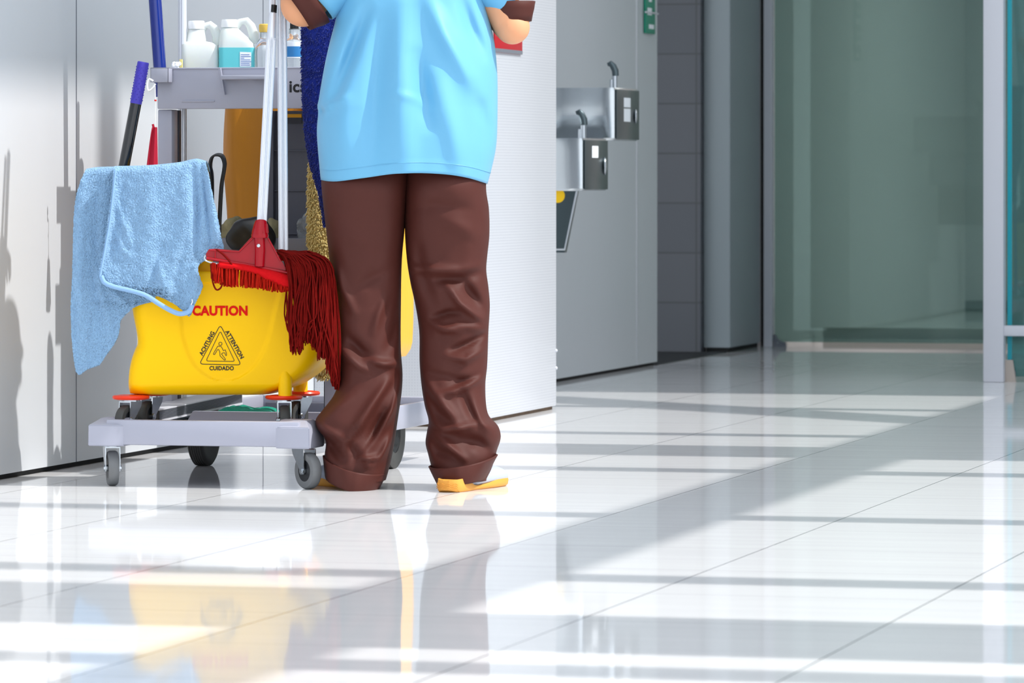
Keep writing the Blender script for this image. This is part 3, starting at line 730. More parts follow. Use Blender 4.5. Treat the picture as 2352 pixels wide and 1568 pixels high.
# ------------------------------------------------------------------ yellow mop bucket on the cart base
BZ = 0.055
dz = PX(300, 912, 12.1).z                      # height of the bumper discs
bucket = thing('mop_bucket', 'yellow mop bucket with red CAUTION lettering on orange bumper casters', 'bucket', PX(490, 0, 12.2) - Vector((0, 0, PX(490, 0, 12.2).z - (zB + 0.022))))
bucket['zbase'] = zB + 0.022
ZF = 12.05                                     # depth of the front face
outl = [(540, 286), (600, 288), (640, 290), (680, 292), (720, 296), (770, 304), (792, 304), (805, 298), (830, 289), (860, 283), (905, 280)]
outr = [(540, 775), (600, 770), (640, 768), (680, 763), (720, 757), (770, 748), (800, 740), (830, 726), (855, 706), (875, 680), (890, 655), (905, 610)]
m = MB(); rings = []; NP = 300
vt, vb = 625, 906
def recess(u, v):                              # sunk panel round the lettering
    c = interp([(675, 527), (770, 517), (875, 512)], v); hw = interp([(600, 122), (675, 115), (720, 108), (770, 101), (795, 93), (814, 86), (838, 72), (855, 55), (869, 33), (875, 10), (876, 0)], v)
    d = hw - abs(u - c)
    if v > 876: d = -(v - 876)
    d = min(d, (876 - v) * 0.8)
    t = max(0, min(1, (d + 3) / 8)); return t * t * (3 - 2 * t)
rows = [vt + (vb - vt) * i / 90 for i in range(91)]
def bring(v, inset=0.0, dpush=0.0):
    s = ZF / F; l = (sinterp(outl, v) - CX) * s + inset; r = (sinterp(outr, v) - CX) * s - inset
    y0 = ZF + interp([(625, -0.012), (906, 0.02)], v) + inset; y1 = ZF + 0.27 - interp([(625, 0.0), (906, 0.03)], v) - inset
    if v > 880: y0 += 0.02 * ((v - 880) / 26) ** 2; 
    z = zpx(v, ZF); sk = 0.17                  # the bucket stands slightly turned to the wall axis
    out = []
    for x, y in rrect(l, r, y0, y1, 0.05, NP):
        u = CX + x / s; q = 0
        if y < y0 + 0.02: q = 0.006 * recess(u, v)
        out.append(Vector((x + (y - ZF) * sk, y + q, z)))
    return out
for v in rows[::-1]: rings.append(bring(v))
rings.insert(0, bring(909, 0.012))
rings.append(bring(vt - 2, 0.001)); rings.append(bring(vt - 2, 0.006)); rings.append(bring(vt + 6, 0.008)); rings.append(bring(vt + 200, 0.02))
m.loft(rings); tub = obj('tub', m, M['yellow'], bucket, ang=50)
m = MB(); m.loft([bring(v, ins) for v, ins in ((650, 0.0), (648, -0.007), (627, -0.009), (624, -0.007), (624, 0.002), (650, 0.002))], True, False); obj('rim', m, M['yellow'], bucket, ang=40)
# corner legs
def leg(u, v0, v1, Z, r):
    m = MB(); s = Z / F; c = PX(u, v1, Z); m.lathe(c, [(r, 0), (r * 1.02, (v1 - v0) * s * .7), (r * .7, (v1 - v0) * s * .95), (r * .3, (v1 - v0) * s)], 28); return obj('leg', m, M['yellow'], bucket)
leg(655, 850, 909, 12.075, 0.0172); leg(690, 858, 904, 12.31, 0.0185); leg(352, 864, 904, 12.31, 0.017)
casts = [(301, 912, 12.10, 0.5), (652, 915, 12.10, -0.1), (693, 905, 12.33, 0.55), (350, 906, 12.33, 0.45)]
for u, v, Z, turn in casts:
    p = PX(u, v, Z); ctr = Vector((p.x, p.y, dz))
    m = MB(); m.lathe(ctr, [(0.036, -0.0062), (0.045, -0.0045), (0.0478, 0), (0.045, 0.0045), (0.030, 0.0062)], 48); obj('bumper', m, M['orange'], bucket)
    q = toB(ctr); h = dz - 0.006 - (zB + 0.022)
    caster('b', q[0], q[1], 0.078, 0.024, h, turn, bucket, M['rubber_dk'], M['zinc'])
# lettering and warning triangle, lying on the sunk panel
def onface(u, v, dy=0.0):
    s = ZF / F; y0 = ZF + interp([(625, -0.012), (906, 0.02)], v)
    x = (u - CX) * s
    return Vector((x, y0 + 0.006 * recess(u, v) - 0.0009 + dy, zpx(v, ZF)))
def facetext(txt, uc, vc, h, wpx, ang, mk, nm, off=0.0, lab=None):
    """flat lettering h px tall and wpx px wide, centred on uc, vc"""
    t = text_mb(txt, 1.0, lambda x, y, z: Vector((x, y, z)), 0.02, off)
    xs = [v.co.x for v in t.bm.verts]; ys = [v.co.y for v in t.bm.verts]; x0, x1, y0, y1 = min(xs), max(xs), min(ys), max(ys)
    a = math.radians(ang); ca, sa = math.cos(a), math.sin(a)
    for v in t.bm.verts:
        x = (v.co.x - (x0 + x1) / 2) / (x1 - x0) * wpx; y = (v.co.y - (y0 + y1) / 2) / (y1 - y0) * h
        v.co = onface(uc + x * ca - y * sa, vc - x * sa - y * ca, -0.0003 if v.co.z > 0 else 0.0002)
    return obj(nm, t, M[mk], tub, label=lab)
facetext('CAUTION', 505, 713.5, 23.5, 127, 0, 'redink', 'caution_lettering', 0.045, 'red CAUTION lettering')
facetext('CUIDADO', 508, 846, 10, 56, 0, 'ink', 'cuidado_lettering', 0.03)
facetext('ACHTUNG', 474.5, 789, 10, 61, 61.5, 'ink', 'achtung_lettering', 0.03)
facetext('ATTENTION', 538, 791, 10, 73, -60.5, 'ink', 'attention_lettering', 0.03)
def rounded(pts, r, n=6):
    out = []
    for i, p in enumerate(pts):
        a = Vector((*pts[i - 1], 0)); b = Vector((*p, 0)); c = Vector((*pts[(i + 1) % len(pts)], 0))
        p0 = b + (a - b).normalized() * r; p1 = b + (c - b).normalized() * r
        for k in range(n + 1):
            t = k / n; q = (p0 * (1 - t) + b * t) * (1 - t) + (b * (1 - t) + p1 * t) * t; out.append((q.x, q.y))
    return out
def strip(m, pts, wd, closed=True):
    n = len(pts); vs_ = []; fs = []
    for i in range(n):
        a = pts[i - 1] if (closed or i > 0) else pts[i]; c = pts[(i + 1) % n] if (closed or i < n - 1) else pts[i]
        dx, dy = c[0] - a[0], c[1] - a[1]; L = math.hypot(dx, dy) or 1; nx, ny = -dy / L * wd / 2, dx / L * wd / 2
        vs_ += [onface(pts[i][0] + nx, pts[i][1] + ny), onface(pts[i][0] - nx, pts[i][1] - ny)]
    for i in range(n if closed else n - 1):
        j = (i + 1) % n; fs.append([2 * i, 2 * i + 1, 2 * j + 1, 2 * j])
    m._add(vs_, fs)
def dense(pts, n=6):
    out = []
    for i in range(len(pts)):
        a, b = pts[i], pts[(i + 1) % len(pts)]
        for k in range(n): out.append((a[0] + (b[0] - a[0]) * k / n, a[1] + (b[1] - a[1]) * k / n))
    return out
m = MB()
strip(m, dense(rounded([(505.5, 746), (553, 838.5), (457, 836.5)], 9), 3), 1.6)
strip(m, dense(rounded([(505.5, 760), (538.5, 830.5), (472, 829.5)], 6), 3), 1.4)
strip(m, [(505.6 + 3.7 * math.cos(a * math.pi / 12), 789.7 + 3.7 * math.sin(a * math.pi / 12)) for a in range(24)], 1.4)
fig = [(499.5, 795), (507.5, 796), (510, 801), (512.5, 806), (515, 804), (517, 803.8), (519, 811), (519.8, 816), (518, 817.5), (515.5, 810.5), (511, 810.5), (508, 813), (510, 816), (517, 825), (516.5, 827.5), (514, 827), (504.5, 817.5), (504, 808), (501.5, 802.8), (499, 803), (492.5, 814), (490, 814.8), (489.5, 812)]
strip(m, rounded(fig, 0.9, 3), 1.3)
obj('warning_triangle', m, M['ink'], tub, label='black outlined slipping figure in a triangle')
# wringer under the towel, with its lever
wr = thing('mop_wringer', 'yellow wringer with violet gripped lever seated on the bucket under the towel', 'wringer', PX(340, 625, 12.2))
m = MB(); s = ZF / F; rings = []
for v, l, r, y0, y1 in ((640, 250, 470, .03, .2), (628, 250, 474, .03, .2), (598, 246, 476, .03, .2), (500, 236, 468, .035, .2), (402, 222, 462, .045, .19), (396, 224, 460, .047, .188)):
    rings.append([Vector((x, y, zpx(v, ZF))) for x, y in rrect((l - CX) * s, (r - CX) * s, ZF + y0, ZF + y1, 0.012, 64)])
m.loft(rings); obj('housing', m, M['yellow'], wr, ang=50)
m = MB(); m.prism([PX(453, 640, ZF + .02), PX(453, 622, ZF + .02), PX(462, 612, ZF + .02), PX(470, 601, ZF + .02), PX(482, 599, ZF + .02), PX(486, 640, ZF + .02)], (0, 0.12, 0)); obj('seat_ear', m, M['yellow'], wr)
a_, b_ = PX(270, 460, 12.2), PX(312, 238, 12.2); m = MB(); m.tube([a_, b_], 0.0145, 20); obj('lever', m, M['blackpole'], wr)
m = MB(); a_, b_ = PX(312, 238, 12.2), PX(329, 144, 12.2)
N = 60; pts = [a_.lerp(b_, i / N) for i in range(N + 1)]
m.tube(pts + [b_ + (b_ - a_) * .02], [0.0150] * (N + 1) + [0.0135], 24)
for k in range(13):
    for j in range(8):
        an = 2 * math.pi * (j + .5 * (k % 2)) / 8; d = (b_ - a_).normalized(); x = d.cross(Vector((0, 1, 0))).normalized(); y = d.cross(x)
        c = a_.lerp(b_, .1 + k * .065) + x * math.cos(an) * .0148 + y * math.sin(an) * .0148
        m.sphere(c, 0.0021, 1)
obj('grip', m, M['grip'], wr, ang=60)
#SPLIT2
# ------------------------------------------------------------------ blue towel over the wringer
towel = thing('terry_towel', 'light blue terry towel draped over the wringer of the yellow bucket', 'towel', PX(330, 640, 12.0))
def drape(name, top, left, right, bottom, Z0, fold_l, thick=0.004, nu=260, nv=280, back=0.10, lean=None, edge_r=0.0, mk='towel', parent=towel, amp=1.0, seed=0):
    """a hanging cloth: per-column top and bottom lines between left and right edges (pixels), folds in metres towards the camera"""
    m = MB(); rows_ = []
    for j in range(-26, nv + 1):
        row = []
        for i in range(nu + 1):
            s_ = i / nu
            if j >= 0:
                t = j / nv
                v0 = sinterp(top, s_); v1 = sinterp(bottom, s_); v = v0 + (v1 - v0) * t
                l = sinterp(left, v); r = sinterp(right, v)
                # blend the bottom line's own columns with the side curves
                u = l + (r - l) * s_
                y = 0.0
            else:
                t = 0; v0 = sinterp(top, s_); v = v0
                l = sinterp(left, v); r = sinterp(right, v); u = l + (r - l) * s_; y = 0
            p = PX(u, v, Z0)
            h = folds(u, v, fold_l)
            h += amp * (0.004 * noise.noise(Vector((u * .02, v * .008, seed))) + 0.0018 * noise.noise(Vector((u * .07, v * .05, seed + 3))) + 0.0016 * noise.noise(Vector((u * .33, v * .33, seed + 7))) + 0.0012 * noise.noise(Vector((u * .75, v * .75, seed + 11))))
            if lean: y += lean(u, v)
            e = min(s_, 1 - s_) * nu
            if edge_r and e < 10: y += edge_r * (1 - e / 10) ** 2
            if j >= 0:
                q = (v - v0) * Z0 / F
                cr = 0.018
                if q < cr: y += cr - math.sqrt(max(0, cr * cr - (cr - q) ** 2))   # rolls over the top edge
                p.y += y - h
            else:
                y2 = 0.018 + back * (-j / 26)
                p.y += y + y2; p.z -= 0.0035 * (j / 26.0) ** 2 * 10 * (1 + .3 * math.sin(u * .05)) - .0006 * h
            row.append(p)
        rows_.append(row)
    n = nu + 1; vs_ = [p for r in rows_ for p in r]
    fs = [[a * n + b, a * n + b + 1, (a + 1) * n + b + 1, (a + 1) * n + b] for a in range(len(rows_) - 1) for b in range(nu)]
    m._add(vs_, fs); o = obj(name, m, M[mk], parent, ang=180); solidify(o, thick, 0)
    return o
backL = drape('hanging_end', [(0, 389), (.25, 385), (1, 384)], [(380, 202), (400, 192), (440, 178), (480, 171), (560, 168), (640, 166), (700, 163), (760, 164), (820, 169), (845, 173), (870, 180)],
    [(380, 300), (600, 380), (690, 352), (700, 318), (715, 296), (735, 278), (760, 274), (780, 268), (820, 241), (845, 222), (862, 200)], [(0, 856), (.25, 860), (.6, 848), (1, 838)], 12.035,
    [([(190, 420), (182, 640), (195, 840)], 12, .010), ([(225, 400), (215, 620), (232, 800)], 13, -.008), ([(205, 560), (240, 700), (262, 770)], 8, .005), ([(250, 660), (290, 700)], 9, .006)], seed=2, back=.17)
mainT = drape('front_fold', [(0, 383), (.35, 381), (.7, 374), (.9, 366), (1, 371)], [(365, 268), (383, 262), (430, 258), (500, 249), (560, 240), (600, 232), (632, 226), (645, 232), (658, 250), (668, 290), (680, 332), (695, 362), (712, 390), (724, 410)],
    [(365, 470), (400, 479), (450, 489), (500, 500), (545, 508), (575, 513), (588, 490), (605, 460), (620, 455), (640, 460), (655, 466), (675, 459), (700, 447), (724, 438)],
    [(0, 655), (.12, 664), (.35, 690), (.6, 716), (.85, 726), (1, 721)], 11.985,
    [([(262, 383), (256, 450), (240, 560), (228, 630)], 7, .012), ([(285, 390), (275, 470), (258, 600)], 14, -.008), ([(270, 470), (285, 520), (300, 560)], 8, .006), ([(262, 520), (280, 570), (300, 590)], 7, .006),
     ([(340, 400), (345, 520), (330, 640)], 20, .009), ([(445, 380), (452, 480), (450, 600)], 9, -.016), ([(420, 400), (430, 500), (400, 600), (385, 680)], 15, .007), ([(476, 380), (487, 470), (500, 560)], 8, .010), ([(462, 372), (474, 470), (484, 570)], 6, -.011),
     ([(370, 560), (350, 640), (335, 670)], 9, -.008), ([(425, 560), (400, 640), (420, 700)], 11, -.007), ([(448, 600), (452, 650), (440, 690)], 7, .008), ([(360, 590), (376, 650), (395, 700)], 9, .007)], seed=5, back=.17)
def hemband(name, pts, Z, wd, parent):
    m = MB(); n = len(pts); vs_ = []
    for i, (u, v) in enumerate(pts):
        a = pts[max(i - 1, 0)]; c = pts[min(i + 1, n - 1)]; dx, dy = c[0] - a[0], c[1] - a[1]; L = math.hypot(dx, dy); nx, ny = dy / L, -dx / L
        vs_ += [PX(u, v, Z), PX(u + nx * wd, v + ny * wd, Z)]
    m._add(vs_, [[2 * i, 2 * i + 1, 2 * i + 3, 2 * i + 2] for i in range(n - 1)]); o = obj(name, m, M['hemtape'], parent, ang=180); solidify(o, .0012, 0); return o
def sm(pts, n=8):
    out = []
    xs = list(range(len(pts)))
    for i in range((len(pts) - 1) * n + 1):
        t = i / n; out.append((sinterp([(k, p[0]) for k, p in enumerate(pts)], t), sinterp([(k, p[1]) for k, p in enumerate(pts)], t)))
    return out
hemband('hem', sm([(227, 636), (237, 653), (262, 664), (300, 673), (332, 683), (362, 702), (392, 719), (415, 726), (438, 719), (447, 702)]), 11.975, 11, mainT)
hemband('edge_binding', sm([(263, 386), (259, 430), (251, 500), (242, 555), (233, 605), (227, 636)]), 11.972, 5, mainT)
m = MB(); m.tube([PX(*p, 11.962) for p in ((441, 687), (442, 693), (439, 700))], 0.0012, 6); obj('care_tag', m, M['white'], mainT)

# ------------------------------------------------------------------ mops
def ribbed(m, a, b, r, n=2, seg=48): 
    pts = [a.lerp(b, i / n) for i in range(n + 1)]; m.tube(pts, r, seg, ribs=1)
ma = thing('flat_strip_mop', 'red mop holder with fringed headband and thin topped ribbed handle, resting on the bucket', 'mop', PX(590, 640, 11.97))
A0, A1 = PX(601, 518, 11.985), PX(623.5, 88, 12.06); A2 = PX(629, -420, 12.14)
m = MB(); ribbed(m, A0, A1.lerp(A2, .0), 0.0125, 2, 40); obj('handle', m, M['alu'], ma, ang=5)
m = MB(); m.tube([PX(623, 92, 12.06), PX(626.6, 30, 12.065)], [.0125, .0095], 32); ribbed(m, PX(625, 60, 12.062), A2, 0.0085, 2, 32); obj('inner_tube', m, M['alu'], ma)
m = MB(); m.tube([PX(627.5, 29, 12.066), PX(628.6, 12, 12.069)], 0.0088, 24); obj('collar', m, M['blackplastic'], ma)
ZM = 11.955
m = MB()
body = [(472, 584), (480, 572), (495, 571), (549, 576.5), (578, 545), (583, 536), (613, 536), (618, 548), (643, 597), (650, 603), (659, 622), (475, 592)]
m.prism([PX(u, v, ZM) for u, v in body], (0, 0.008, 0)); 
bmesh.ops.bevel(m.bm, geom=[e for e in m.bm.edges], offset=0.0012, segments=2, affect='EDGES')
hold = obj('holder', m, M['red'], ma, ang=30)
m = MB()
def bar(pts, r, flat=1.0): m.tube([PX(u, v, ZM - .003) for u, v in pts], [x * ZM / F for x in r] if hasattr(r, '__len__') else r * ZM / F, 14, flat=flat)
bar([(474, 593), (560, 607), (661, 626)], 3.6); bar([(480, 574), (549, 578), (583, 545)], 2.0); bar([(616, 547), (644, 599)], 2.0); bar([(494, 573), (494, 592)], 1.6)
obj('holder_rib', m, M['red'], ma)
m = MB(); m.tube([PX(595.5, 540, ZM - .004), PX(597.5, 575, ZM - .004), PX(596, 611, ZM - .003)], [x * ZM / F for x in (12, 12, 11.5)], 28); obj('socket', m, M['red'], ma)
m = MB(); m.tube([PX(599, 509, ZM + .01), PX(599, 513, ZM + .008), PX(598, 528, ZM + .004), PX(597, 540, ZM), PX(597, 546, ZM)], [x * ZM / F for x in (13.5, 15, 17.5, 19, 18)], 36); m.tube([PX(597, 536, ZM), PX(597, 541, ZM), PX(597, 546, ZM)], [x * ZM / F for x in (19, 20.3, 19)], 36)
for k in range(10):
    an = math.pi * 2 * k / 10; m.tube([PX(599 + 14.6 * math.cos(an), 515, ZM + .008 + .0155 * math.sin(an)), PX(597.5 + 18.2 * math.cos(an), 535, ZM + .001 + .019 * math.sin(an))], 0.0018, 8)
obj('collar', m, M['red'], ma, ang=50)
m = MB(); m.lathe(PX(593.8, 564, ZM - .0175), [(0.0042, 0), (0.0042, .002), (.0028, .003), (.0012, .0022)], 16, Vector((0, -1, 0))); obj('screw', m, M['zinc'], ma)
m = MB(); m.tube([PX(u, v, ZM - .006) for u, v in ((472, 586), (469.5, 592), (472, 598), (480, 601.5), (503, 606.5), (520, 609))], 0.0022, 10); obj('wire_clamp', m, M['zinc'], ma)
# headband: thick cloth strip below the holder
m = MB(); top = sm([(503, 602), (560, 608), (620, 621), (664, 632), (692, 640)], 10); bot = sm([(500, 616), (539, 618), (584, 628), (620, 646), (663, 665), (692, 667)], 8)
vs_ = []; n = 40
for i in range(n + 1):
    t = i / n; a = top[int(t * (len(top) - 1))]; b = bot[int(t * (len(bot) - 1))]
    for k in range(9):
        q = k / 8; u = a[0] + (b[0] - a[0]) * q; v = a[1] + (b[1] - a[1]) * q
        vs_.append(PX(u, v + (1.5 * math.sin(u * .35) if k == 8 else 0), ZM - .006 - .008 * math.sin(math.pi * q) - .002 * noise.noise(Vector((u * .08, v * .1, 1)))))
m._add(vs_, [[i * 9 + k, i * 9 + k + 1, (i + 1) * 9 + k + 1, (i + 1) * 9 + k] for i in range(n) for k in range(8)])
hb = obj('headband', m, M['redband'], ma, ang=180); solidify(hb, .004, 0)
m = MB(); random.seed(3)
for i in range(230):
    t = random.random(); u = 486 + t * 180; vtop = interp([(486, 606), (540, 618), (584, 628), (620, 645), (664, 662)], u) - 4; vbot = interp([(484, 634), (495, 648), (524, 657), (584, 660), (636, 669), (666, 668)], u) + random.uniform(-5, 3)
    z = ZM + random.uniform(-.012, .014); du = random.uniform(-5, 3)
    m.tube([PX(u, vtop, z), PX(u + du * .5, (vtop + vbot) / 2, z - .004), PX(u + du, vbot, z - random.uniform(0, .004))], [.0017, .002, .0016], 6)
fr = obj('fringe', m, M['redfringe'], ma); fr['kind'] = 'stuff'
m = MB()
m.tube([PX(u, v, ZM - .012) for u, v in sm([(484, 606), (486, 628), (490, 652), (497, 665), (506, 662), (511, 652)], 4)], .0022, 8)
obj('loose_strand', m, M['redyarn'], ma)
m = MB(); m.tube([PX(u, v, ZM - .0125) for u, v in sm([(496, 572), (512, 584), (527, 600), (539, 618)], 5)], .0022, 8); obj('loose_strand', m, M['redyarn'], ma)
# string mop
mb_ = thing('string_mop', 'dark red string mop on a straight ribbed handle, its strands hanging beside the brown trousers', 'mop', PX(690, 800, 11.98))
m = MB(); ribbed(m, PX(651, 590, 12.02), PX(645, -440, 12.16), 0.0122, 2, 40); obj('handle', m, M['alu'], mb_, ang=5)
m = MB(); m.box(-.03, .03, -.01, .01, -.01, .012, .004, fn=lambda x, y, z: PX(668, 590, 12.02) + Vector((x, y, z))); obj('socket', m, M['red'], mb_)
m = MB(); random.seed(11)
for i in range(330):
    t = i / 329; t = min(1, max(0, t + random.uniform(-.06, .06)))
    su = 640 + 45 * t + random.uniform(-6, 6); sv = 576 + 6 * t + random.uniform(-3, 6)
    lay = random.random()
    # the strand arches over and then falls; outer strands reach further right and down
    au = 664 + 98 * t ** 0.75 + random.uniform(-7, 7); av = 640 - 38 * t + 22 * t * t + random.uniform(-14, 14)
    if av < 583: av = 583 + random.random() * 12
    ev = interp([(0, 800), (.15, 815), (.35, 770), (.6, 815), (.8, 870), (1, 893)], t) + random.uniform(-22, 6)
    eu = 668 + 108 * t + random.uniform(-9, 7) if t > .1 else 670 + random.uniform(-6, 16)
    if t > .55: eu = max(eu, 752 + 24 * (t - .5) * 2 + random.uniform(-14, 4)) if ev > 830 else eu
    z = 11.965 + random.uniform(-.03, .02) - .02 * math.sin(t * 3)
    mid = ((au * .6 + eu * .4) + random.uniform(-13, 13), (av + ev) / 2 + random.uniform(-20, 20))
    pts = sm([(su, sv), ((su + au) / 2 + 4, min(sv, av) + 2 + 12 * (1 - t) + random.uniform(-2, 4)), (au, av), mid, (eu + random.uniform(-4, 4), ev - 25), (eu, ev)], 4)
    N = len(pts)
    m.tube([PX(p[0], p[1], z + .03 * max(0, 1 - k / 6) - .012 * math.sin(k / N * 3.1)) for k, p in enumerate(pts)], [.0021 if k < N - 3 else .0021 - .0004 * (k - N + 3) for k in range(N)], 6)
for i in range(40):
    u = random.uniform(768, 776); v = random.uniform(868, 880); z = 11.97 + random.uniform(-.02, .01)
    m.tube([PX(u - 6, v - 60, z), PX(u, v, z), PX(u + random.uniform(-3, 3), v + random.uniform(8, 18), z)], .0018, 6)
for i in range(14):
    t = random.random(); x0 = 655 + 40 * t
    pts = sm([(640 + 20 * t, 578), (x0, 600 + 20 * random.random()), (664 + 32 * t, 680), (668 + 30 * t + random.uniform(-6, 6), 740), (667 + 28 * t + random.uniform(-5, 5), 806 + random.uniform(-12, 6))], 5)
    z = 11.925 + random.uniform(-.006, .006)
    m.tube([PX(p[0], p[1], z + .06 * max(0, 1 - k / 5)) for k, p in enumerate(pts)], .0023, 8)
st = obj('strands', m, M['redyarn'], mb_, ang=60); st['kind'] = 'stuff'

# long handles behind the cart
t = thing('broom_handle', 'thick dark blue handle rising behind the left end of the cart tray', 'handle', PX(371, 222, 12.70))
m = MB(); m.tube([PX(371, 222, 12.70), PX(367, 155, 12.70), PX(352, -60, 12.70), PX(335, -300, 12.70)], .0172, 20); obj('shaft', m, M['bluepole'], t)
m = MB(); m.tube([PX(335, -300, 12.70), PX(334, -315, 12.70)], [.0165, .012], 20); obj('end_cap', m, M['blackplastic'], t)
t = thing('strap_handle', 'black strap loop handle sticking up behind the right corner of the blue towel', 'strap', PX(497, 560, 12.38))
m = MB(); Zb = 12.18; cl = sm([(483, 560), (484, 420), (480, 385), (484, 364), (494, 357), (507, 360), (513, 375), (512, 392), (506, 430), (502, 500), (500, 560)], 7); vs_ = []
for i, (u, v) in enumerate(cl): 
    for k in (0, 1): vs_.append(PX(u, v, Zb) + Vector((.0 + .004 * k, .035 * k, .004 * k)))
m._add(vs_, [[2 * i, 2 * i + 1, 2 * i + 3, 2 * i + 2] for i in range(len(cl) - 1)]); o_ = obj('strap', m, M['blackplastic'], t, ang=180); solidify(o_, .005, 0)
# red cloth hung on a string
t = thing('hanging_red_cloth', 'crimson cloth hung on a string from the left corner of the cart tray', 'cloth', PX(352, 372, 12.56))
Zc = 12.56
m = MB(); rg = []
for k in range(25):
    q = k / 24; v = 292 + 110 * q; l = 349 - 12 * q ** .8 - 3 * q; r = 361 + 2 * q
    rg.append([PX(l + (r - l) * (.5 + .5 * math.cos(a * math.pi / 16)), v, Zc) + Vector((0, .012 * math.sin(a * math.pi / 16) * (.5 + q) + .004 * math.sin(a * .9) , 0)) for a in range(32)])
m.loft(rg); m.tube([PX(351, 285, Zc), PX(354, 298, Zc)], .003, 8); obj('cloth', m, M['redcloth'], t, ang=80)
m = MB(); m.tube([PX(356, 195, Zc), PX(357, 230, Zc - .002), PX(356, 300, Zc)], .0013, 8); obj('string', m, M['white'], t)
m = MB(); m.tube([PX(u, v, Zc - .005) for u, v in sm([(352, 186), (342, 182), (338, 196), (341, 208), (350, 203), (357, 192)], 5)], .0025, 8); obj('bow', m, M['white'], t)
m = MB(); m.tube([PX(357, 229, Zc - .003), PX(357, 232, Zc - .003)], .003, 8); obj('bead', m, M['redink'], t)
zB_v = HY + (H - zB - .022) * F / 12.52 - 1
# dark blue plush mop cover hanging between the handles and the cleaner
def shag(name, label, cat, outline, Z, mk, n, ln, rr, dirv, depth=.02, seed=1, parent=None):
    random.seed(seed); m = MB(); rg = []
    vs0, vs1 = outline[0][0], outline[-1][0]
    for k in range(41):
        v = vs0 + (vs1 - vs0) * k / 40; l = interp([(a, b) for a, b, c in outline], v); r = interp([(a, c) for a, b, c in outline], v); cx, hw = (l + r) / 2, (r - l) / 2 + .01
        rg.append([PX(cx + hw * math.cos(a * math.pi / 16) * (1 + .05 * noise.noise(Vector((a, k * .6, seed)))), v, Z) + Vector((0, -depth * math.sin(a * math.pi / 16), 0)) for a in range(32)])
    m.loft(rg); 
    for i in range(n):
        v = vs0 + (vs1 - vs0) * random.random(); l = interp([(a, b) for a, b, c in outline], v); r = interp([(a, c) for a, b, c in outline], v); an = random.uniform(-.4, math.pi + .4)
        cx, hw = (l + r) / 2, (r - l) / 2; nx, ny = math.cos(an), -math.sin(an)
        p = PX(cx + hw * nx, v, Z) + Vector((0, depth * ny, 0)); L = ln * random.uniform(.6, 1.3)
        d = Vector((nx * .35, ny * .35, 0)) + Vector(dirv) + Vector((random.uniform(-.5, .5), random.uniform(-.2, .2), random.uniform(-.4, .3)))
        m.tube([p - Vector((nx, ny, 0)) * .002, p + d * L * .5 + Vector((nx, ny, 0)) * .002, p + d * L], [rr, rr * 1.15, rr * .5], 5)
    o = obj(name, m, M[mk], parent, ang=180)
    return o
bt = thing('plush_mop', 'dark blue plush mop standing upright behind the left side of the light blue shirt', 'mop', PX(790, 0, 12.52) - Vector((0, 0, PX(790, 0, 12.52).z - zB - .022)))
m = MB(); m.tube([PX(752, 40, 12.46), PX(790, zB_v, 12.52)], .009, 16); obj('handle', m, M['bluepole'], bt)
shag('plush_head', '', '', [(0, 720, 800), (25, 705, 800), (60, 694, 790), (150, 694, 790), (250, 697, 790), (330, 704, 790), (380, 714, 775), (440, 733, 765), (520, 746, 765)], 12.46, 'navy', 5200, .006, .0011, (0, 0, -.5), .018, 4, bt)
gt = thing('gold_dust_mop', 'shaggy gold dust mop hanging beside the red string mop', 'mop', PX(748, 868, 12.52))
m = MB(); m.tube([PX(727, 366, 12.52), PX(735, 300, 12.54), PX(742, 240, 12.57)], .003, 8); obj('strap', m, M['blackplastic'], gt)
shag('shaggy_head', '', '', [(360, 716, 735), (400, 711, 745), (500, 709, 757), (600, 711, 770), (700, 715, 776), (800, 720, 778), (850, 723, 778), (868, 735, 772)], 12.54, 'gold', 4200, .010, .0016, (0, 0, -.7), .024, 5, gt)

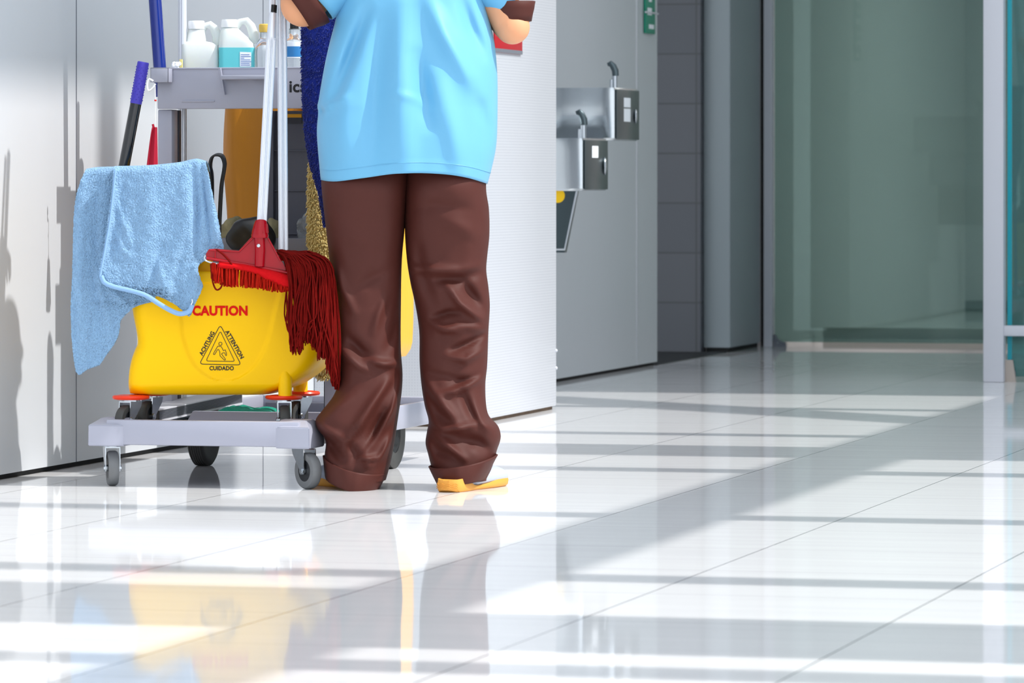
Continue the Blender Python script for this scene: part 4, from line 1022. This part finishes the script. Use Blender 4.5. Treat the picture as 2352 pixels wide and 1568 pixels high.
# ------------------------------------------------------------------ drinking fountains on the far wall
def fountain(name, label, u0, u1, vt, vb, bf, lever, stick, button, tall):
    b_, a0, zt = UB(u0, vt, bf); zb_ = UB(u0, vb, bf)[2]; a1 = UB(u1, vt, bf)[1]
    t = thing(name, label, 'drinking fountain', B(WB, (a0 + a1) / 2, zb_))
    w = bf - WB
    m = MB()
    def ring(z, ins):
        pts = []
        # plan outline: rounded near corner on the camera side
        for (x, y) in ((WB + .001, a0 + .02), (WB + .06, a0 + .012), (WB + w * .45, a0 + .006), (WB + w * .62, a0 + .018), (WB + w * .72, a0 + .006), (WB + w * .85, a0 - .002), (bf - .016, a0 + .0), (bf - .004, a0 + .004), (bf, a0 + .016), (bf, a1 - .01), (bf - .01, a1), (WB + .001, a1)):
            cx, cy = (WB + bf) / 2, (a0 + a1) / 2; pts.append(B(cx + (x - cx) * ins, cy + (y - cy) * ins, z))
        return pts
    m.loft([ring(zb_, .97), ring(zb_ + .008, 1), ring(zt - .012, 1), ring(zt, .985), ring(zt - .002, .9), ring(zt - .03, .8)]); obj('basin', m, M['steel'], t, ang=35)
    m = MB(); m.box(bf + .0005, bf + .003, a0 + .012, a1 - .004, zb_ + .004, zt - .006, .001); fp = obj('front_plate', m, M['steel_dk'], t)
    (lu, lv0, lv1) = lever; bl, al, zl = UB(lu, lv1, bf - .035); zl = zt; ztop = UB(lu, lv0, bf - .035)[2]; s = 17.4 / F
    P = lambda du, z: B(bl, al, z) + Vector((du * s, 0, 0))
    m = MB(); m.tube([P(0, zl - .01), P(0, zl + (ztop - zl) * .5)], .010, 16); m.tube([P(-8, zl - .01), P(-8, zl + (ztop - zl) * .35)], .006, 12); obj('spout', m, M['zinc'], t)
    m = MB(); hh = ztop - zl
    m.tube([P(2, zl + hh * .5), P(1, zl + hh * .72), P(-4, zl + hh * .9), P(-10, zl + hh * 1.0), P(-17, zl + hh * .96)], [.012, .0125, .012, .011, .006], 16, flat=.6); obj('lever', m, M['steel_dk'], t)
    for (su0, su1, sv0, sv1) in stick:
        b1, a_0, z_1 = UB(su0, sv0, bf + .0032); a_1 = UB(su1, sv0, bf + .0032)[1]; z_0 = UB(su0, sv1, bf + .0032)[2]
        m = MB(); m.box(bf + .0032, bf + .0036, a_0, a_1, z_0, z_1); obj('sticker', m, M['label'], fp)
    bu, bv0, bv1 = button; _, ab, zb1 = UB(bu, bv0, bf); zb0 = UB(bu, bv1, bf)[2]
    m = MB(); m.sphere(B(bf + .003, ab, (zb0 + zb1) / 2), (zb1 - zb0) / 2, 3, (.25, .9, 1)); obj('push_button', m, M['zinc'], t)
    return t, a0, a1, zt, zb_
f1 = fountain('drinking_fountain', 'upper steel drinking fountain on the far grey wall, the one further right', 1413, 1467, 201, 322, -3.95, (1412, 146, 198), [(1433, 1448, 224, 246), (1433, 1448, 249, 279)], (1458, 250, 284), 1)
f2 = fountain('drinking_fountain', 'lower steel drinking fountain half hidden by the pillar edge', 1340, 1395, 317, 438, -3.95, (1340, 257, 316), [(1360, 1374, 335, 362)], (1387, 360, 402), 0)
t = thing('fountain_apron', 'dark tapering steel cover on the wall under the lower drinking fountain', 'cover', B(WB, 16.6, .3))
aa = f2[1] + .03; zt_ = f2[4] - .001; bt = UA(1325, 440, aa)[0]; bb = UA(1297, 580, aa)[0]; zb_ = UA(1297, 580, aa)[2]
m = MB(); m.prism([B(WB + .002, aa, zt_), B(bt, aa, zt_), B(bb, aa, zb_), B(WB + .002, aa, zb_)], B(0, .03, 0)); sk = obj('side_plate', m, M['steel_dk'], t)
m = MB(); m.tube([B(bt, aa - .002, zt_), B(bb, aa - .002, zb_ + .012), B(WB + .002, aa - .002, zb_ + .012)], .0045, 8); obj('edge', m, M['zinc'], t)
m = MB(); c = UA(1281, 449, aa - .001); m.lathe(B(c[0], aa - .0005, c[2]), [(.0002, -.001), (.026, -.001), (.026, .001), (.0002, .001)], 24, B(0, -1, 0)); obj('sticker', m, mat('yellow sticker', (250, 200, 10), .5), sk, label='round yellow sticker')
# far notice by the wall edge, and the red notice on the pillar
_, na0, nz0 = UB(1484, 76, WB + .012); na1 = UB(1505, 76, WB + .012)[1]
nt_ = thing('notice_board', 'tall narrow green notice at the far end of the grey wall', 'sign', B(WB + .01, (na0 + na1) / 2, nz0))
m = MB(); m.box(WB + .002, WB + .012, na0, na1, nz0, nz0 + .55, .002); bd = obj('board', m, M['signgreen'], nt_)
m = MB(); w_ = na1 - na0
for k in range(9):
    z = nz0 + .02 + k * .055; m.box(WB + .0121, WB + .0126, na0 + w_ * (.15 if k % 2 else .3), na0 + w_ * (.62 if k % 3 else .85), z, z + (.03 if k % 2 else .018))
obj('pictograms', m, M['label'], bd)
m = MB(); zc = UB(1495, 30, WB + .012)[2]; m.box(WB + .0127, WB + .02, na0 - .03, na1 + .03, zc - .003, zc + .004, .001); obj('clip', m, M['frame'], nt_)
_, ra0, rz0 = UB(1137, 119, PB + .006); ra1 = UB(1200, 121, PB + .006)[1]; ra0 = max(ra0, PA0 + .02)
t = thing('pillar_notice', 'red notice with grey lower edge on the pillar behind the right elbow', 'sign', B(PB + .004, (ra0 + ra1) / 2, rz0))
m = MB(); m.box(PB + .001, PB + .006, ra0, ra1, rz0, rz0 + .16, .001); pn = obj('plate', m, M['signred'], t)
m = MB(); m.box(PB + .0062, PB + .0066, ra0, ra1, rz0, rz0 + .012); obj('grey_edge', m, M['frame_dk'], pn)
#SPLIT3
# ------------------------------------------------------------------ the cleaner
ZP = 12.03
pers = thing('person', 'person seen from behind in a light blue shirt and brown trousers, holding a mop', 'person', Vector((PX(935, 0, ZP).x, ZP, 0)))
S = ZP / F
def legring(u0, u1, v, Zc, dep, n=112):
    cx = (u0 + u1) / 2; hw = (u1 - u0) / 2; out = []
    for i in range(n):
        an = 2 * math.pi * i / n; c_, s_ = math.cos(an), math.sin(an); ex = 0.86
        x = math.copysign(abs(c_) ** ex, c_); y = math.copysign(abs(s_) ** ex, s_)
        out.append((cx + hw * x, v, y, c_, s_, Zc, dep))
    return out
L_out = [(330, 750), (405, 740), (420, 738), (500, 746), (600, 757), (700, 765), (780, 772), (830, 777), (870, 778), (905, 768), (940, 742), (958, 728), (970, 726), (985, 732), (1000, 745), (1015, 750), (1045, 747), (1080, 748), (1105, 752)]
L_in = [(330, 948), (400, 943), (460, 936), (530, 929), (600, 923), (700, 921), (800, 921), (860, 925), (900, 923), (950, 916), (1000, 909), (1030, 904), (1060, 898), (1090, 890), (1110, 884)]
R_in = [(330, 925), (400, 930), (460, 930), (530, 930), (600, 935), (650, 943), (700, 954), (760, 963), (830, 964), (880, 968), (930, 976), (965, 985), (990, 981), (1015, 978), (1040, 984), (1070, 992), (1100, 1003)]
R_out = [(330, 1105), (405, 1116), (440, 1117), (480, 1123), (540, 1124), (590, 1119), (620, 1117), (660, 1122), (700, 1125), (760, 1122), (840, 1119), (880, 1115), (930, 1117), (955, 1124), (975, 1143), (995, 1150), (1010, 1149), (1030, 1142), (1060, 1134), (1095, 1120)]
legdep = [(330, .12), (380, .13), (430, .15), (480, .135), (600, .11), (700, .10), (850, .10), (960, .12), (1000, .115), (1060, .118), (1110, .12)]
legZ = [(330, ZP), (500, ZP), (700, ZP + .0), (900, ZP - .02), (1000, ZP - .035), (1110, ZP - .05)]
foldR = [([(765 + 70, 610), (1000, 618), (1060, 622), (1100, 612)], 11, .012), ([(990, 640), (1050, 636), (1100, 622)], 14, -.013), ([(1026, 650), (1058, 694), (1095, 722), (1112, 733)], 9, .016), ([(1058, 640), (1080, 670), (1108, 706)], 13, -.014),
    ([(995, 727), (1030, 716), (1056, 714)], 8, -.012), ([(985, 735), (1020, 752), (1060, 758)], 9, .011), ([(1000, 760), (1050, 745), (1118, 752)], 9, .008), ([(1040, 800), (1075, 786), (1120, 762)], 8, -.012), ([(1030, 815), (1070, 822), (1112, 800)], 9, .011),
    ([(975, 850), (1030, 862), (1075, 872)], 10, -.007), ([(1010, 900), (1050, 892), (1112, 862)], 8, .011), ([(1025, 885), (1060, 872), (1100, 858)], 7, -.006), ([(975, 865), (1003, 905), (1040, 950), (1062, 985)], 12, .014), ([(1062, 895), (1078, 930), (1098, 968)], 11, -.013), ([(985, 900), (1010, 940), (1046, 966)], 14, -.014),
    ([(1090, 930), (1108, 960), (1135, 985)], 12, .012), ([(990, 962), (1020, 978), (1060, 975), (1090, 968)], 8, .013), ([(1005, 994), (1035, 1018), (1066, 1044)], 9, .016), ([(1060, 1000), (1100, 1010), (1125, 1030)], 15, -.014), ([(992, 1010), (1010, 1030), (1040, 1040)], 11, -.012),
    ([(960, 560), (975, 640), (1000, 700)], 14, -.008), ([(955, 480), (1000, 470), (1080, 478)], 12, -.004), ([(1010, 500), (1060, 520), (1100, 540)], 18, .006)]
foldL = [([(775, 610), (790, 660), (816, 714)], 10, .010), ([(888, 682), (872, 720), (862, 760)], 9, .007), ([(820, 660), (850, 640), (895, 620)], 12, -.006), ([(771, 784), (800, 812), (830, 838), (850, 845)], 10, .013), ([(846, 822), (885, 832), (924, 831)], 8, .014), ([(800, 770), (830, 800), (850, 818)], 12, -.013),
    ([(896, 872), (860, 920), (830, 965), (800, 1005), (795, 1020)], 11, .018), ([(924, 870), (905, 935), (870, 990), (845, 1030)], 8, .014), ([(918, 850), (885, 905), (855, 960), (830, 1000)], 8, -.006), ([(884, 940), (862, 985), (850, 1015)], 12, -.020), ([(730, 965), (760, 985), (800, 1005)], 10, .012), ([(820, 900), (780, 930), (745, 958)], 14, .008),
    ([(755, 1000), (775, 1030), (790, 1050)], 12, -.016), ([(834, 1043), (850, 1045), (870, 1042)], 6, .013), ([(840, 1054), (860, 1062)], 8, .006), ([(905, 990), (885, 1030), (868, 1056)], 8, .012), ([(810, 1015), (822, 1035), (815, 1052)], 9, -.008), ([(920, 700), (905, 770), (890, 800)], 10, -.007), ([(775, 560), (800, 540), (870, 560)], 16, .003)]
def trouser_leg(out_, in_, fl, seed, swap):
    rings = []; vs_ = list(range(330, 1100, 5)) + [1098]
    for v in vs_:
        a, b = sinterp(out_, v), sinterp(in_, v)
        u0, u1 = (min(a, b), max(a, b)); dep = sinterp(legdep, v); Zc = interp(legZ, v)
        ring = []
        for (u, vv, y, c_, s_, Zc_, d) in legring(u0, u1, v, Zc, dep):
            h = 1.7 * folds(u, vv, fl) if s_ < 0.15 else .006 * noise.noise(Vector((u * .03, v * .02, seed)))
            h += .0035 * noise.noise(Vector((c_ * 2 + u * .006, v * .012, seed + 4))) * (1 if v > 560 else .5)
            w = max(0.0, -s_) if s_ < .15 else 1
            ring.append(PX(u, vv, Zc_) + Vector((0, 0, 0)) + Vector((0, y * d, 0)) + Vector((0, math.copysign(1, s_) if s_ > .15 else -1, 0)) * h * min(1, w * 1.6))
            # keep the outline: depth offsets do not move a point across the picture
            ring[-1].x = (u - CX) * ZP / F
            ring[-1].z = H - (vv - HY) * ZP / F
        rings.append(ring)
    return rings
m = MB(); m.loft(trouser_leg(L_out, L_in, foldL, 1, 0), True, False); m.loft(trouser_leg(R_in, R_out, foldR, 2, 1), True, False)
tr = obj('trousers', m, M['brown'], pers, ang=180)
def cuff(top, bot, Zc, dep, name, seed):
    """turned-up cuff: top and bottom lines are (u, v) of left end, middle, right end seen from behind"""
    m = MB(); n = 96; rings = []
    for k in range(13):
        q = k / 12; ring = []
        for i in range(n):
            an = 2 * math.pi * i / n; c_, s_ = math.cos(an), math.sin(an)
            tl, tm, tr_ = top; bl, bm_, br_ = bot
            def pt(l, mi, r):
                w = (1 - c_) / 2 if False else (1 + c_) / 2
                u = l[0] + (r[0] - l[0]) * w; vlin = l[1] + (r[1] - l[1]) * w; vm = (l[1] + r[1]) / 2
                return u, vlin + (mi[1] - vm) * max(0, -s_) * 1.0
            tu, tv = pt(*top); bu, bv = pt(*bot)
            u, v = tu + (bu - tu) * q, tv + (bv - tv) * q
            h = .003 * math.sin(math.pi * q) + .0035 * noise.noise(Vector((c_ * 3, s_ * 3, seed + q * .6)))
            p = PX(u, v, ZP); ring.append(Vector((p.x, Zc + s_ * (dep + h), p.z)))
        rings.append(ring)
    m.loft(rings, True, False); o = obj(name, m, M['brown'], tr, ang=60); solidify(o, .005, -1); return o
cuff(((743, 1043), (0, 1073), (893, 1078)), ((748, 1088), (0, 1118), (874, 1117)), ZP - .052, .130, 'cuff', 1)
cuff(((985, 1067), (0, 1059), (1144, 1040)), ((1004, 1106), (0, 1101), (1115, 1094)), ZP - .075, .132, 'cuff', 4)
# shirt
S_l = [(-190, 790), (-100, 785), (0, 780), (50, 770), (100, 757), (150, 746), (200, 737), (230, 732), (245, 729), (256, 731), (300, 728), (350, 731), (413, 737)]
S_r = [(-190, 1098), (-100, 1104), (0, 1115), (50, 1126), (100, 1136), (150, 1141), (200, 1143), (300, 1142), (340, 1139), (380, 1131), (422, 1120)]
S_d = [(-190, .11), (-60, .125), (60, .14), (200, .165), (330, .175), (425, .175)]
hem = [(735, 413), (760, 416), (790, 416), (850, 409), (930, 398), (1000, 400), (1060, 408), (1120, 422)]
foldS = [([(845, 30), (815, 110), (785, 190), (770, 230)], 14, -.016), ([(880, 60), (868, 200), (862, 380)], 22, -.009), ([(930, 20), (925, 180), (935, 390)], 26, .012), ([(985, 0), (1020, 80), (1060, 150), (1100, 220)], 20, .012), ([(1060, 0), (1085, 70), (1115, 130)], 14, -.010),
    ([(960, 130), (975, 200), (990, 290)], 16, -.010), ([(1010, 180), (1040, 300), (1060, 400)], 24, .008), ([(805, 180), (790, 300), (800, 400)], 26, .007), ([(733, 244), (742, 256), (738, 264)], 5, -.016), ([(740, 262), (765, 240), (800, 225)], 9, .006), ([(1000, 260), (960, 230), (900, 215)], 9, .003), ([(1090, 200), (1120, 290), (1125, 380)], 16, -.006)]
m = MB(); n = 160; rings = []
for k in range(-10, 96):
    q = k / 95; ring = []
    for i in range(n):
        an = 2 * math.pi * i / n; c_, s_ = math.cos(an), math.sin(an)
        v0 = -190; w = (1 + c_) / 2
        uh = 735 + 385 * w; vh = sinterp(hem, uh) + (0 if s_ < 0 else 6 * s_)
        if k < 0:
            sh = (-k / 10); v = v0 - 55 * sh ** .8; l, r, d = 790 + 90 * sh ** 1.6, 1098 - 98 * sh ** 1.6, .11 - .055 * sh ** 1.5
        else: v = v0 + (vh - v0) * q; l, r, d = sinterp(S_l, v), sinterp(S_r, v), sinterp(S_d, v)
        ex = .8; x = math.copysign(abs(c_) ** ex, c_); y = math.copysign(abs(s_) ** ex, s_)
        u = (l + r) / 2 + (r - l) / 2 * x
        h = (2.0 * folds(u, v, foldS) if s_ < 0 else 0) * min(1, abs(s_) * 1.8) + .004 * noise.noise(Vector((u * .02, v * .006, 3))) + (.0012 if q > .955 else 0)
        ring.append(Vector(((u - CX) * ZP / F, ZP + y * d + (-h if s_ < 0 else h), H - (v - HY) * ZP / F)))
    rings.append(ring)
m.loft(rings, True, False); shirt = obj('shirt', m, M['shirt'], pers, ang=180); solidify(shirt, .0025, -1)
m = MB()
hp = [Vector(((u - CX) * ZP / F, 0, 0)) for u in (0,)]
rg = rings[-5]
vs_ = []
for p in rg: vs_ += [p + (p - Vector((PX(930, 0, ZP).x, ZP, p.z))).normalized() * .0004 + Vector((0, 0, .0006)), p + (p - Vector((PX(930, 0, ZP).x, ZP, p.z))).normalized() * .0010 - Vector((0, 0, .0006))]
N_ = len(rg); m._add(vs_, [[2 * i, 2 * i + 1, 2 * ((i + 1) % N_) + 1, 2 * ((i + 1) % N_)] for i in range(N_)]); obj('hem_seam', m, M['labelblue'] if False else M['shirt'], shirt, ang=180)
# sleeves
def capsule_rings(ctrs, n=48):
    pts = [c for c, r in ctrs]; rings = []
    for i, (p, r) in enumerate(ctrs):
        d = (pts[min(i + 1, len(pts) - 1)] - pts[max(i - 1, 0)]).normalized(); x = d.cross(Vector((0, 1, 0))).normalized(); y = d.cross(x)
        rings.append([p + x * math.cos(2 * math.pi * j / n) * r * (1 + .03 * noise.noise(Vector((j * .4, i * .7, 1)))) + y * math.sin(2 * math.pi * j / n) * r for j in range(n)])
    return rings
def C(u, v, dy, r): return (PX(u, v, ZP + dy), r * S)
def densify(c, k=5):
    out = []
    for (a, ra), (b, rb) in zip(c, c[1:]):
        for i in range(k): out.append((a.lerp(b, i / k), ra + (rb - ra) * i / k))
    return out + [c[-1]]
def sleeve(cs, cuffc, nm):
    m = MB(); m.loft(capsule_rings(densify(cs)), True, False); o = obj(nm, m, M['shirt'], shirt, ang=180); solidify(o, .002, -1)
    m = MB(); m.loft(capsule_rings(densify(cuffc, 3)), True, False); o2 = obj('sleeve_band', m, M['brown'], o, ang=180, label='brown sleeve band'); solidify(o2, .003, -1)
sleeve([C(885, -178, .0, 52), C(828, -132, .0, 84), C(765, -60, -.02, 86), C(712, -7, -.03, 73)], [C(714, -9, -.03, 74.5), C(676, 18, -.035, 63)], 'sleeve')
sleeve([C(1022, -175, .0, 52), C(1082, -120, .0, 78), C(1140, -40, -.02, 66), C(1176, 8, -.02, 52)], [C(1175, 4, -.02, 55), C(1176, 50, -.02, 45)], 'sleeve')
# the body itself: one continuous surface
body = MB()
def limb(cs, n=32): 
    body.loft(capsule_rings(densify(cs, 4), n)); 
    for c, r in cs: body.sphere(c, r * .99, 3)
nx = PX(942, 0, ZP).x
def tor(z, hw, d, y=0): return [Vector((nx + hw * math.cos(2 * math.pi * j / 40), ZP + y + d * math.sin(2 * math.pi * j / 40), z)) for j in range(40)]
body.loft([tor(.80, .12, .08), tor(.86, .15, .1), tor(.92, .155, .105), tor(1.05, .14, .095), tor(1.2, .15, .095), tor(1.33, .155, .09), tor(1.40, .13, .075), tor(1.435, .06, .055, .01), tor(1.48, .048, .052, .015), tor(1.54, .046, .052, .02)])
for sx, cx_ in ((-1, 835), (1, 1030)):
    hp_ = PX(cx_ + 10, 420, ZP); kn = PX(846 if sx < 0 else 1035, 760, ZP + .0); an_ = PX(815 if sx < 0 else 1062, 1065, ZP - .03)
    limb([(Vector((hp_.x, ZP, .78)), .078), (Vector((kn.x, ZP, kn.z + .12)), .062), (kn, .05), (Vector((kn.x, ZP + .0, kn.z - .12)), .048), (an_, .032)])
    fd = Vector((-.5, .86, 0)) if sx < 0 else Vector((.5, .86, 0))
    limb([(an_ + Vector((0, 0, -.02)), .028), (Vector((an_.x, an_.y - .03, .03)), .018), (Vector((an_.x, an_.y - .03, .026)) + fd * .05, .016)])
# arms: left hand grips the ribbed handles, right hand hangs in front holding the other side
eL = PX(696, 10, ZP - .03); shL = PX(825, -130, ZP); wL = PX(662, -150, ZP + .035); gl = PX(643, -196, 12.125)
limb([(shL, .052), (eL.lerp(shL, .45), .047), (eL, 53 * S), (eL.lerp(wL, .35), .044), (wL, .026)])
eR = PX(1177, 62, ZP - .03); shR = PX(1085, -120, ZP); wR = PX(1120, 10, ZP + .20)
limb([(shR, .052), (eR.lerp(shR, .4), .046), (eR, 41 * S), (eR.lerp(wR, .4), .040), (wR, .025)])
def hand(w, fwd, up, side, grip):
    """palm, four unequal curled fingers and a thumb; side points to the thumb"""
    fwd, side = fwd.normalized(), side.normalized(); nrm = fwd.cross(side).normalized() * grip
    body.loft([[w + fwd * t * .085 + side * math.cos(a) * wd + nrm * math.sin(a) * .013 for a in [2 * math.pi * j / 20 for j in range(20)]] for t, wd in ((-.1, .024), (.2, .03), (.6, .039), (1.0, .037))])
    for i, L in enumerate((.066, .074, .070, .054)):
        b0 = w + fwd * .08 + side * (.028 - .019 * i); d0 = fwd
        p1 = b0 + (fwd * .8 + nrm * .6) * L * .45; p2 = p1 + (fwd * .1 + nrm * 1.0) * L * .33; p3 = p2 + (-fwd * .8 + nrm * .6) * L * .28
        body.tube([b0 - fwd * .01, b0, p1, p2, p3], [.0095, .0095, .0088, .0082, .0065], 12); 
        for p, r in ((p1, .0088), (p2, .0082), (p3, .0066)): body.sphere(p, r, 2)
    b0 = w + fwd * .025 + side * .028; p1 = b0 + (side * .8 + fwd * .5 + nrm * .3) * .032; p2 = p1 + (fwd * .8 + nrm * .55) * .03
    body.tube([b0, p1, p2], [.0125, .0105, .0078], 12); body.sphere(p1, .0105, 2); body.sphere(p2, .008, 2)
hand(wL, gl - wL + Vector((0, 0, .02)), None, Vector((.3, .2, .9)), 1)
hand(wR, Vector((-.6, .8, .1)), None, Vector((0, 0, 1)), 1)
# head, looking down and away
hc = Vector((nx, ZP + .045, 1.60))
t = bmesh.new(); bmesh.ops.create_icosphere(t, subdivisions=4, radius=1)
for v in t.verts:
    x, y, z = v.co
    k = 1 - .22 * max(0, -z) ** 1.3; v.co = Vector((x * .074 * k, y * .093 * (1 - .12 * max(0, -z)), z * .108))
body.merge(t, lambda x, y, z: hc + Vector((x, y, z)))
body.sphere(hc + Vector((0, .045, -.078)), .034, 3, (1, .9, .8))                                # chin
body.tube([hc + Vector((0, .086, .012)), hc + Vector((0, .104, -.022)), hc + Vector((0, .098, -.032))], [.007, .0125, .009], 12)   # nose
for sx in (-1, 1):
    body.sphere(hc + Vector((sx * .075, .0, -.01)), .022, 2, (.35, .7, 1.3)); body.sphere(hc + Vector((sx * .035, .074, -.03)), .02, 2)
    body.sphere(hc + Vector((sx * .028, .083, .022)), .012, 2, (1.5, .6, .5))
bo = obj('body', body, M['skin'], pers, ang=180)
rm = bo.modifiers.new('surface', 'REMESH'); rm.mode = 'VOXEL'; rm.voxel_size = .0045; rm.use_smooth_shade = True
smm = bo.modifiers.new('soften', 'SMOOTH'); smm.iterations = 4; smm.factor = .5
for sx in (-1, 1):
    m = MB(); m.sphere(hc + Vector((sx * .029, .082, .006)), .0092, 3); e = obj('eye', m, M['eye'], pers)
    m = MB(); m.sphere(hc + Vector((sx * .029, .0888, .003)), .0058, 2, (1, .6, 1)); obj('pupil', m, M['hair'], e)
m = MB(); m.sphere(hc + Vector((0, .088, -.052)), .008, 3, (2.6, .8, .7)); obj('mouth', m, M['lip'], pers)
t = bmesh.new(); bmesh.ops.create_icosphere(t, subdivisions=4, radius=1)
for v in t.verts:
    x, y, z = v.co; q = 1.0
    if y > .35 and z < .45: q = .8
    if y > .5 and z < .3: q = .6
    if y > -.15 and z < -.15: q = .72
    v.co = Vector((x * .083 * q, y * .102 * q - .006, z * .116 * q + .004)); v.co += v.co.normalized() * .003 * noise.noise(Vector((x * 6, y * 6, z * 2)))
m = MB(); m.merge(t, lambda x, y, z: hc + Vector((x, y, z))); m.sphere(hc + Vector((0, -.1, .0)), .042, 3, (1, .8, 1)); obj('hair', m, M['hair'], pers, ang=180)
# shoes
def shoe(heel, toe, mirror, name):
    h_, t_ = Vector(heel), Vector(toe); d = (t_ - h_); L = d.length; d.normalize(); n_ = Vector((d.y, -d.x, 0)) * mirror
    def P(x, y, z): return h_ + d * x * L + n_ * y + Vector((0, 0, z))
    wid = [(0, .008), (.015, .018), (.05, .028), (.12, .033), (.18, .034), (.4, .034), (.6, .042), (.8, .044), (.93, .034), (1.0, .014)]
    soleh = [(0, .031), (.1, .033), (.2, .027), (.32, .013), (.5, .014), (.75, .024), (.9, .022), (1, .016)]
    uph = [(0, .026), (.08, .028), (.25, .036), (.45, .046), (.65, .056), (.82, .053), (.92, .044), (.97, .032), (1.0, .016)]
    def ringx(x, k0, k1, half=20):
        w = sinterp(wid, x); return w
    m = MB(); rings = []
    for i in range(41):
        x = i / 40; w = sinterp(wid, x); hs = sinterp(soleh, x); up = sinterp(uph, x); ring = []
        for j in range(28):
            a = 2 * math.pi * j / 28; yy = math.cos(a) * w * (1.07 if x > .35 else .9); zz = .006 + (up - .006) * (.5 + .5 * math.copysign(abs(math.sin(a)) ** .75, math.sin(a)))
            yy *= 1 - .3 * max(0, math.sin(a)) ** 2
            ring.append(P(.01 + x * .98, yy, zz))
        rings.append(ring)
    m.loft(rings); up_ = obj('shoe', m, M['shoe'], pers, ang=70, label='white shoe')
    m = MB(); rings = []
    for i in range(81):
        x = (i / 80) ** 1.5; w = sinterp(wid, x); hs = sinterp(soleh, x); lift = .006 * max(0, (.06 - x) / .06) + .010 * max(0, (x - .85) / .15) ** 2; ring = []
        prof = [(w * .9, lift), (w * 1.02, lift + .004), (w * 1.06, lift + hs * .6), (w * 1.0, hs), (w * .8, hs - .002)]
        pts = [(a, b) for a, b in prof] + [(-a, b) for a, b in prof[::-1]]
        ring = [P(x, a, b) for a, b in pts]; rings.append(ring)
    m.loft(rings); so = obj('sole', m, M['sole'], up_, ang=50)
    m = MB()
    for r_ in range(3):
        for s_ in (-1, 1):
            pts = []
            for k in range(17):
                a = -1.15 + 2.3 * k / 16; xx = .0 ; w = .0285
                y = math.sin(a) * w * 1.04; x = (1 - math.cos(a)) * .028 / L
                pts.append(P(x - .0075 / L, y * 1.03, .009 + r_ * .005 + .0022 * (k % 4 if k % 4 < 3 else 1)))
        m.tube(pts, .0009, 6)
    if mirror > 0: obj('tread_line', m, M['solepat'], so)
    return up_
def gp(u, v): s_ = F * H / (v - HY); return Vector(((u - CX) * s_ / F, s_, 0))
shoe(gp(1024, 1131), gp(1146, 1112) + Vector((0, .0, 0)), 1, 'r')
shoe(gp(850, 1123), gp(734, 1111), -1, 'l')
